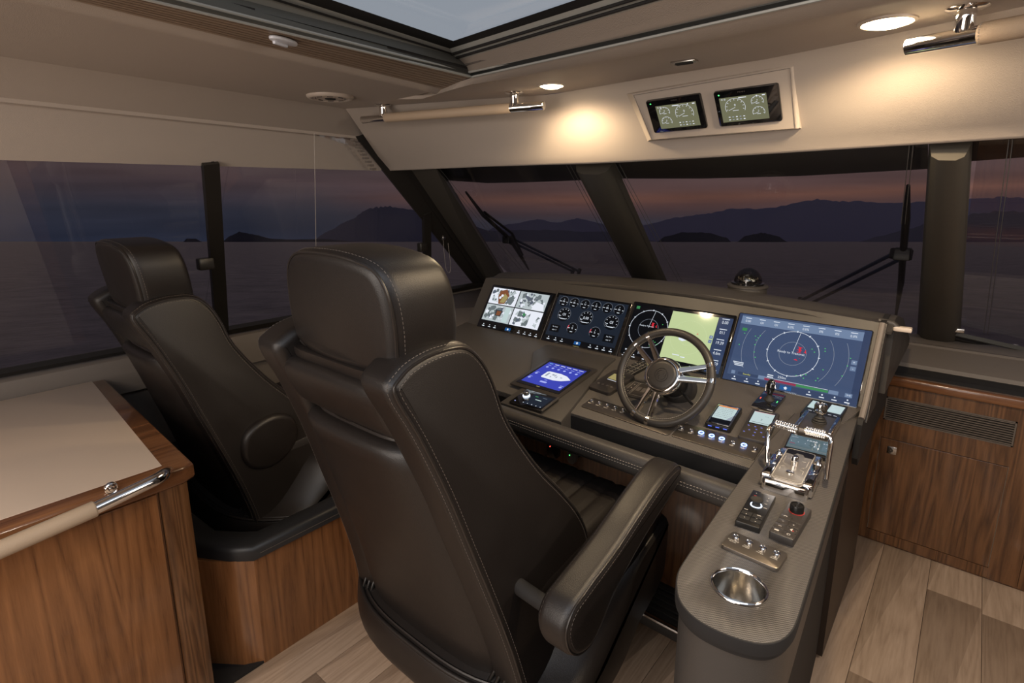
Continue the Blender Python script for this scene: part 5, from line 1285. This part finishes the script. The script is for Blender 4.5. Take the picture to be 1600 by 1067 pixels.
c = Cv(.0015); c.text('+', .2 * w_, -.14 * h_, .010, 'legend'); c.text('-', -.24 * w_, -.13 * h_, .010, 'legend'); c.text('m', -.24 * w_, -.28 * h_, .009, 'legend'); c.poly([(.16 * w_, -.28 * h_), (.26 * w_, -.24 * h_), (.26 * w_, -.32 * h_)], 'legend'); c.rect(.30 * w_, -.30 * h_, .003, .003, 'leg_red'); c.rect(-.26 * w_, -.42 * h_, .009, .005, 'legend'); c.arc(.22 * w_, -.42 * h_, .003, .0012, 'legend'); c.arc(-.26 * w_, .02 * h_, .003, .0015, 'legend', 0, 180); c.done('legend', t)
# ---- cup holder
pc = ap(1155, 916); 
mb = MB(); M_ = Matrix.Translation((pc.x, pc.y, AZ)); R = .0505
mb.lathe([(R * .90, .001), (R * .97, .0048), (R * 1.03, .0035), (R * 1.05, .0005), (R * 1.0, .0002)][::-1] + [(R * .90, .001), (R * .89, -.004)], 'chrome', 48, M_, cap0=False, cap1=False)
t = mb.build('cup_holder', smooth=50); tag(t, 'round stainless cup holder sunk in the end of the console arm', 'cup holder')
mb = MB(); mb.lathe([(R * .89, .0), (R * .885, -.055), (R * .84, -.062), (.001, -.064)], 'steel', 48, M_, cap0=False); mb.build('cup', t, smooth=50)
# the arm top is cut where the cup sits
def cut(o, cx, cy, r, z0, z1):
    b = MB(); b.lathe([(r, z0), (r, z1)], 'seam_dark', 48, Matrix.Translation((cx, cy, 0))); k = b.build('cutter')
    md = o.modifiers.new('b', 'BOOLEAN'); md.object = k; md.operation = 'DIFFERENCE'; md.solver = 'EXACT'
    bpy.context.view_layer.update(); dg = bpy.context.evaluated_depsgraph_get(); me = bpy.data.meshes.new_from_object(o.evaluated_get(dg)); o.modifiers.clear(); o.data = me; bpy.data.objects.remove(k)
for c_ in con.children:
    if c_.name.split('.')[0] in ('arm_top', 'arm_shadow_gap', 'arm_body', 'arm_end'): cut(c_, pc.x, pc.y, R * .97, .90, 1.05)
# ---- steering wheel
WN_ = V((0, -.87, .5)).normalized(); wc = EYE + ray(1037, 588) * 1.93
M_ = frame(wc, (1, 0, 0), V((0, .5, .87))); t = thing('steering_wheel', 'leather steering wheel with chrome hub and paired chrome spokes', 'steering wheel', M_)
R = .164; mb = MB(); mb.tube([(R * math.cos(2 * PI * k / 64), R * math.sin(2 * PI * k / 64), 0) for k in range(64)], .0145, 'rim_leather', 16, closed=True); rim = lp(mb, 'rim', t, 60)
mb = MB(); rn = R - .0142; dash_stitch(mb, [(rn * math.cos(2 * PI * k / 96), rn * math.sin(2 * PI * k / 96), .004) for k in range(97)], 'stitch_light', r=.0008, ln=.004, gap=.003); o_ = mb.build('stitching', rim, world=False); o_['kind'] = 'stuff'
for base in (136, 16, 256):
    for da in (-9.5, 9.5):
        a = math.radians(base + da); a2 = math.radians(base + da * 1.5)
        d_ = V((math.cos(a2), math.sin(a2), 0)); p0 = V((.052 * math.cos(a2), .052 * math.sin(a2), .014)); p1 = V(((R - .008) * math.cos(a), (R - .008) * math.sin(a), .0))
        dd = (p1 - p0).normalized(); sd_ = dd.cross(V((0, 0, 1))).normalized(); nn = sd_.cross(dd)
        rs = []
        for q_, wd in ((p0, .0125), (p0.lerp(p1, .5), .0105), (p1, .0095)):
            rs.append([tuple(q_ + sd_ * wd * cx_ + nn * .005 * cy_) for cx_, cy_ in ((-1, -.6), (-.7, 1), (0, 1.25), (.7, 1), (1, -.6), (.6, -1), (-.6, -1))])
        mb = MB(); mb.rings(rs, 'chrome'); lp(mb, 'spoke', t, 30)
        mb = MB(); mb.tube([(R * math.cos(a + k * .018), R * math.sin(a + k * .018), 0) for k in (-2.2, -1, 0, 1, 2.2)], .0153, 'chrome', 18); lp(mb, 'rim_band', t, 50)
mb = MB(); mb.lathe([(.030, -.016), (.058, -.012), (.068, .000), (.0675, .010), (.063, .018), (.057, .022), (.053, .022), (.051, .017)], 'chrome', 48, cap0=True, cap1=False); lp(mb, 'hub', t, 60)
mb = MB(); mb.lathe([(.0515, .017), (.050, .0205), (.042, .0225), (.001, .0235)], 'rim_leather', 48); cap = lp(mb, 'horn_cap', t, 60)
mb = MB()
def arcp(r, a0, a1, cx=0, cy=0, n=22, z=.0232): return [(cx + r * math.cos(math.radians(a0 + (a1 - a0) * k / n)), cy + r * math.sin(math.radians(a0 + (a1 - a0) * k / n)), z) for k in range(n + 1)]
for s in (0, 180):
    mb.tube(arcp(.0235, 75 + s, 215 + s), .0009, 'seam_dark', 6); mb.tube(arcp(.0165, 95 + s, 200 + s), .0009, 'seam_dark', 6)
    c0 = (.009 * math.cos(math.radians(75 + s)), .009 * math.sin(math.radians(75 + s))); mb.tube(arcp(.0145, 75 + s, -60 + s, *c0), .0009, 'seam_dark', 6); mb.tube(arcp(.0065, 75 + s, -75 + s, *c0), .0009, 'seam_dark', 6)
mb.build('emblem', cap, world=False, smooth=60)
mb = MB(); mb.lathe([(.042, -.13), (.048, -.12), (.042, -.03), (.030, -.010)], 'black_plastic', 32); lp(mb, 'column', t, 50)
mb = MB(); mb.lathe([(.060, -.19), (.062, -.13), (.052, -.115)], 'dark_rubber', 32); lp(mb, 'column_boot', t, 50)
mb = MB(); mb.tube([(.035, -.02, -.09), (.085, -.055, -.085), (.092, -.06, -.083)], .005, 'black_plastic', 10); lp(mb, 'tilt_lever', t, 50)
# ---- compass on the hood
pb = atY(1168, 446, 2.50); mb = MB(); t = thing('compass', 'domed black compass on the hood ahead of the wheel', 'compass', V((pb.x, pb.y, pb.z)))
mb.lathe([(.082, -.10), (.080, -.006), (.085, -.004), (.085, .002), (.078, .006), (.001, .006)], 'panel_leather', 40); lp(mb, 'base', t, 40)
mb = MB(); mb.lathe([(.068, .006), (.068, .014), (.056, .018)], 'black_gloss', 40); lp(mb, 'bezel', t, 40)
mb = MB(); mb.lathe([(.058 * math.cos(PI / 2 * k / 10), .016 + .064 * math.sin(PI / 2 * k / 10)) for k in range(10)] + [(.0005, .080)], 'dome_glass', 32, cap0=False, cap1=False); lp(mb, 'dome', t, 70)
mb = MB(); mb.lathe([(.034, .018), (.040, .030), (.034, .044), (.001, .046)], 'black_matte', 32); cd_ = lp(mb, 'card', t, 50)
mb = MB()
for k in range(18):
    a = 2 * PI * k / 18; Mx = Matrix.Rotation(a, 4, 'Z') @ Matrix.Translation((.0392, 0, .033)); hgt = .006 if k % 3 else .010
    mb.box((0, -.0012, -hgt / 2), (.0016, .0012, hgt / 2), 'legend'); vs = mb.v[-8:]; mb.v[-8:] = [tuple(Mx @ V(p)) for p in vs]
mb.build('card_marks', cd_, world=False, smooth=0)
# ---- boxes under the rail
for nm, lb, q, mt, led in (('engine_stop_box', 'small black box with a red light under the padded rail', (868, 697), 'black_plastic', 'led_red'), ('footwell_light', 'small oval fitting with a green light under the padded rail', (896, 712), 'grille_dark', 'led_green')):
    p = atY(*q, 1.70); t = thing(nm, lb, 'fitting', V(p)); mb = MB()
    if led == 'led_red': mb.prism(rrect(.05, .075, .006, 4), 0, .03, mt, b=.004, M=Matrix.Rotation(PI / 2, 4, 'X'))
    else: mb.prism([(x * .022, y * .030) for x, y in circ(1, 24)], 0, .02, mt, b=.005, M=Matrix.Rotation(PI / 2, 4, 'X'))
    lp(mb, 'housing', t, 40); mb = MB(); mb.box((-.006, -.034 if led == 'led_red' else -.022, .008), (-.003, -.030 if led == 'led_red' else -.018, .011), led); lp(mb, 'indicator', t)
    mb = MB(); mb.box((-.012, 0, -.012), (.012, .26, .012), 'black_matte'); lp(mb, 'bracket', t)

# ================================================================= OVERHEAD AND OUTSIDE FITTINGS
# ---- gauge pod on the header
def hy(x, y, off=0):
    A = V((0, 1.90, 1.87)); B = V((0, 1.73, 2.10)); n = V((0, -(B.z - A.z), B.y - A.y)); n.normalize()
    if n.y > 0: n = -n
    return atP(x, y, A + n * off, n), n
_, HN = hy(1100, 180)
def hp(x, y, off=0): return hy(x, y, off)[0]
t = thing('gauge_pod', 'cream leather pod on the header holding two engine screens', 'pod', V(hp(1118, 165)))
fo = [(987, 148), (1239, 104), (1247, 201), (1016, 219)]
fr = [hp(x, y, .045) for x, y in fo]; bk = [hp(x, y, -.004) for x, y in fo]
def scl(P, k):
    c = sum(P, V((0, 0, 0))) / len(P); return [c + (p - c) * k for p in P]
bk = scl(bk, 1.07)
mb = MB(); mb.rings([[tuple(p) for p in bk], [tuple(p) for p in scl([p - HN * .006 for p in fr], 1.012)], [tuple(p) for p in scl([p - HN * .002 for p in fr], 1.0)], [tuple(p) for p in scl(fr, .985)]], 'headliner'); wp(mb, 'pod_body', t, 20)
mb = MB(); rim_ = [p + HN * .001 for p in scl(fr, .97)]; mb.tube(rim_ , .0012, 'trim_vinyl', 4, closed=True); wp(mb, 'pod_seam', t)
for i, (q, lb, big) in enumerate((([(1025, 208), (1107, 200), (1092, 147), (1006, 159)], 'port engine display in the overhead pod, plain dark frame', False), ([(1127, 198), (1223, 189), (1215, 131), (1112, 145)], 'starboard engine display in the overhead pod, with corner reflections', True))):
    P = [hp(x, y, .053) for x, y in q]; M_, w_, h_ = quadframe(P, HN)
    t = thing('engine_display', lb, 'screen', M_, group='overhead engine displays')
    mb = MB(); mb.prism(rrect(w_, h_, .006, 3), -.014, 0, 'black_gloss', b=.0015); lp(mb, 'housing', t, 30)
    mb = MB(); mb.prism(rrect(w_ * .98, h_ * .98, .006, 3, .0, -.004), -.022, -.012, 'trim_vinyl', b=.0015); lp(mb, 'mount', t, 30)
    c = Cv(.0004); sx = -.01 if big else .005; W2, H2 = w_ * .74, h_ * .70; x0 = sx; y0 = -.004
    c.rect(x0, y0, W2, H2, 'px_olive'); c.up()
    def g_(x, y, r, n): c.arc(x, y, r, .0009, 'px_ship', -25, 205, 24); c.ticks(x, y, r * .78, r * .93, n, .0012, 'px_ship', -15, 195); c.line(x, y, x - r * .7, y - r * .3, .0010, 'px_ship'); c.text('0', x, y + r * .25, r * .35, 'px_ship'); c.rect(x, y - r * .35, r * .6, .0014, 'px_ship')
    s = 1 if big else -1
    bx = x0 - s * W2 * .18; g_(bx, y0 + H2 * .08, H2 * .36, 9); g_(x0 + s * W2 * .30, y0 + H2 * .22, H2 * .21, 7); g_(x0 + s * W2 * .30, y0 - H2 * .20, H2 * .21, 7)
    for j in range(2):
        for k in range(5): c.rect(bx + (-.16 + .08 * k) * W2, y0 - H2 * (.30 + .11 * j), .005, .0026, 'px_grey' if k % 2 else 'px_ship')
    c.rect(x0, y0 + H2 * .44, .022, .0024, 'px_ship'); c.arc(x0 - W2 * .44, y0 + H2 * .43, .002, .0008, 'px_ship', n=12); c.arc(x0 - W2 * .38, y0 + H2 * .43, .002, .0008, 'px_ship', n=12); c.rect(x0 + W2 * .44, y0 + H2 * .44, .008, .003, 'px_ship'); c.disc(x0 + W2 * .30, y0 + H2 * .44, .002, 'px_ship', 10)
    c.text('MAN', x0, h_ * .425, .0065, 'grey_key', 1.5); c.done('screen', t)
    mb = MB(); mb.lathe([(.0022, 0), (.0015, .001), (.0002, .0013)], 'led_green', 12, Matrix.Translation((-w_ * .42, h_ * .40, 0))); lp(mb, 'indicator', t)
# ---- downlights
def downlight(px, r, name, label, watts):
    p = atZ(*px, ZC - .004); t = thing('downlight', label, 'lamp', V((p.x, p.y, ZC)), group='ceiling downlights')
    n = 32; mb = MB(); mb.lathe([(r * 1.18, .002), (r * 1.15, -.003), (r * 1.02, -.005), (r * .98, -.003), (r * .95, .006)], 'white_plastic', n, cap0=False, cap1=False); lp(mb, 'bezel', t, 50)
    mb = MB(); mb.lathe([(r * .99, -.003), (r * .6, -.010), (.001, -.012)], 'lamp_glow', n, cap0=False); lp(mb, 'lens', t, 50)
    l = bpy.data.lights.new('downlight_beam', 'SPOT'); l.energy = watts; l.color = (1, .76, .48); l.spot_size = math.radians(172); l.spot_blend = .5; l.shadow_soft_size = .03
    o = bpy.data.objects.new('downlight_beam', l); COL.objects.link(o); o.parent = t; o.location = (0, 0, -.03)
downlight((862, 135), .040, 'a', 'glowing downlight beside the left ceiling grab rail', 17)
downlight((1386, 37), .048, 'b', 'glowing downlight beside the right ceiling grab rail', 36)
# ---- grab rails
def grab(posts, bar0, bar1, wrap, label, r=.0155):
    t = thing('grab_rail', label, 'rail', V(atZ(*posts[0][0], ZC)), group='ceiling grab rails')
    z = ZC - .056
    A = atZ(*bar0, z); B = atZ(*bar1, z); ax = (B - A).normalized()
    mb = MB(); mb.tube([A, A + ax * .002, B - ax * .002, B], [r * .9, r, r, r * .9], 'chrome', 24); br = wp(mb, 'bar', t, 50)
    for (top,) in posts:
        P = atZ(*top, ZC); k = (P - A).dot(ax); Q = A + ax * k; P = V((Q.x, Q.y, ZC))
        mb = MB(); mb.lathe([(.036, 0), (.036, -.003), (.030, -.006), (.016, -.007)], 'chrome', 32, Matrix.Translation(P), cap0=False); wp(mb, 'flange', t, 40)
        mb = MB(); mb.lathe([(.017, -.004), (.017, -.048), (.014, -.052)], 'chrome', 24, Matrix.Translation(P)); wp(mb, 'stanchion', t, 40)
    k0, k1 = [(atZ(*w_, z) - A).dot(ax) for w_ in wrap]; k1 = k1
    mb = MB(); mb.tube([A + ax * k0, A + ax * (k0 + .003), A + ax * (k1 - .003), A + ax * k1], [r * 1.08, r * 1.2, r * 1.2, r * 1.08], 'tan_wrap', 24); wr = mb.build('leather_wrap', br, smooth=50)
    mb = MB(); dash_stitch(mb, [A + ax * (k0 + .005) + (V((0, 0, 1)) * math.cos(2 * PI * i / 30) + ax.cross(V((0, 0, 1))) * math.sin(2 * PI * i / 30)) * r * 1.215 for i in range(31)], 'stitch_light', r=.0009, ln=.0025, gap=.003); mb.build('stitching', wr)['kind'] = 'stuff'
    return t
grab([((600, 163),), ((808, 145),)], (566, 187), (850, 165), [(607, 185), (798, 169)], 'brushed ceiling grab rail with leather grip over the port windscreen')
grab([((1508, 8),), ((1900, -70),)], (1416, 74), (1990, -30), [(1531, 54), (1850, -8)], 'chrome ceiling grab rail with leather grip entering at top right', .017)
# ---- round speaker
p = atZ(516, 150, ZC); t = thing('ceiling_speaker', 'round white ceiling speaker above the port window', 'speaker', V(p)); R = .088
mb = MB(); mb.lathe([(R, 0), (R * .99, -.006), (R * .90, -.012), (R * .80, -.012), (R * .74, -.008)], 'white_plastic', 48, cap0=False, cap1=False); lp(mb, 'rim', t, 50)
mb = MB(); mb.lathe([(R * .74, -.008), (R * .45, -.010), (.001, -.010)], 'white_plastic', 40, cap0=False); lp(mb, 'grille', t, 50)
mb = MB(); mb.lathe([(R * .24, -.0100), (R * .22, -.0125), (.001, -.013)], 'black_matte', 32); lp(mb, 'tweeter', t, 50)
for k in range(8):
    a0 = 2 * PI * k / 8; mb = MB(); mb.tube([(R * .62 * math.cos(a0 + j * .1), R * .62 * math.sin(a0 + j * .1), -.0105) for j in range(5)], .0022, 'grille_dark', 6); lp(mb, 'slot', t)
# ---- bright clip on the ribbed strip, small button on the headlining
p = atZ(443, 64, ZC - .006); t = thing('blind_finger_pull', 'small oval chrome finger pull on the ribbed ceiling strip', 'handle', V(p))
M2 = Matrix.Rotation(math.radians(-70), 4, 'Z')
mb = MB(); mb.prism([(x * .042, y * .020) for x, y in circ(1, 28)], -.004, .004, 'clip_silver', b=.003, both=True, M=M2); lp(mb, 'plate', t, 50)
mb = MB(); mb.box((-.022, -.014, -.010), (.022, -.006, -.002), 'clip_silver', b=.002); mb.v = [tuple(M2 @ V(q)) for q in mb.v]; lp(mb, 'finger_lip', t)
p = atZ(1069, 97, ZC - .003); t = thing('latch_button', 'small dark recessed latch on the headlining above the gauge pod', 'latch', V(p))
mb = MB(); mb.prism(rrect(.070, .034, .004, 3), -.003, .004, 'steel', b=.001, both=True); lp(mb, 'plate', t, 30)
mb = MB(); mb.prism(rrect(.048, .018, .003, 3), -.006, -.002, 'seam_dark', b=.001, both=True); lp(mb, 'button', t, 30)
# ---- wipers outside the windscreen
def wiper(arm, arm2, blade, pivot, label):
    t = thing('wiper', label, 'wiper', V(wg(*pivot, -.06)))
    for a in (arm, arm2):
        mb = MB(); mb.tube([wg(*a[0], -.07), wg(*a[1], -.05)], .009, 'wiper_blue', 8); wp(mb, 'arm', t, 50)
        for e in a:
            mb = MB(); p = wg(*e, -.06); mb.tube([p - WN * .02, p + WN * .02], .014, 'wiper_black', 10); wp(mb, 'arm_end', t)
    pts = [wg(*b, -.03) for b in blade]; n = len(pts); mb = MB(); mb.tube(pts, [.006] + [.013] * (n - 2) + [.006], 'wiper_black', 8); wp(mb, 'blade', t, 50)
    mb = MB(); mid = pts[n // 2]; mb.tube([pts[n // 2 - 1] - WN * .02, mid - WN * .045, pts[min(n - 1, n // 2 + 1)] - WN * .02], .009, 'wiper_black', 8); wp(mb, 'blade_bridge', t)
    mb = MB(); mb.box(mid - V((.03, .05, .025)), mid + V((.03, .0, .025)), 'wiper_black', b=.006); wp(mb, 'clamp', t)
wiper([(800, 372), (905, 424)], [(800, 378), (895, 424)], [(728, 300), (755, 336), (797, 374), (815, 402), (826, 421)], (900, 424), 'windscreen wiper crossing the port pane diagonally')
wiper([(1396, 396), (1250, 470)], [(1420, 398), (1262, 476)], [(1419, 290), (1416, 340), (1411, 396), (1408, 440), (1400, 492)], (1256, 472), 'windscreen wiper standing upright left of the right post')
# ---- blind cords
def cords(lines, label, m='cord_dark', r=.0011):
    t = thing('blind_string', label, 'cord', V(lines[0][0]), group='thin blind cords')
    for a, b in lines:
        mb = MB(); mb.tube([a, b], r, m, 5); wp(mb, 'cord', t)
    return t
cords([(sg(491, 208, .10), sg(494, 402, .10))], 'single pale cord hanging in the port side window', 'cord', .0013)
for (x0, y0, x1, y1, lb) in ((682, 265, 812, 421, 'pair of cords slanting across the port windscreen pane near the corner pillar'), (885, 258, 978, 430, 'pair of cords slanting just left of the slanted windscreen post'), (962, 257, 1060, 440, 'pair of cords slanting just right of the slanted windscreen post'), (1421, 225, 1408, 350, 'pair of cords by the upright wiper'), (1577, 213, 1537, 523, 'pair of cords in the starboard pane at the right edge')):
    cords([(wg(x0, y0, .03), wg(x1, y1, .03)), (wg(x0 + 6, y0, .03), wg(x1 + 6, y1, .03))], lb)
t = thing('looped_string', 'short looped pull cord hanging by the corner pillar', 'cord', V(sg(692, 370, .12)))
mb = MB(); mb.tube(catm([tuple(sg(*q, .12)) for q in ((692, 368), (694, 395), (697, 420), (702, 426), (704, 415), (700, 380))], 5, False), .0012, 'cord', 5); wp(mb, 'loop', t)
mb = MB(); mb.box(sg(693, 372, .12) - V((.008, .012, .012)), sg(693, 372, .12) + V((.008, .012, .012)), 'steel', b=.003); wp(mb, 'clip', t)
for o_ in list(bpy.data.objects):
    if o_.type == 'MESH' and o_.name.split('.')[0] in ('stitching', 'knurling'): o_['kind'] = 'stuff'
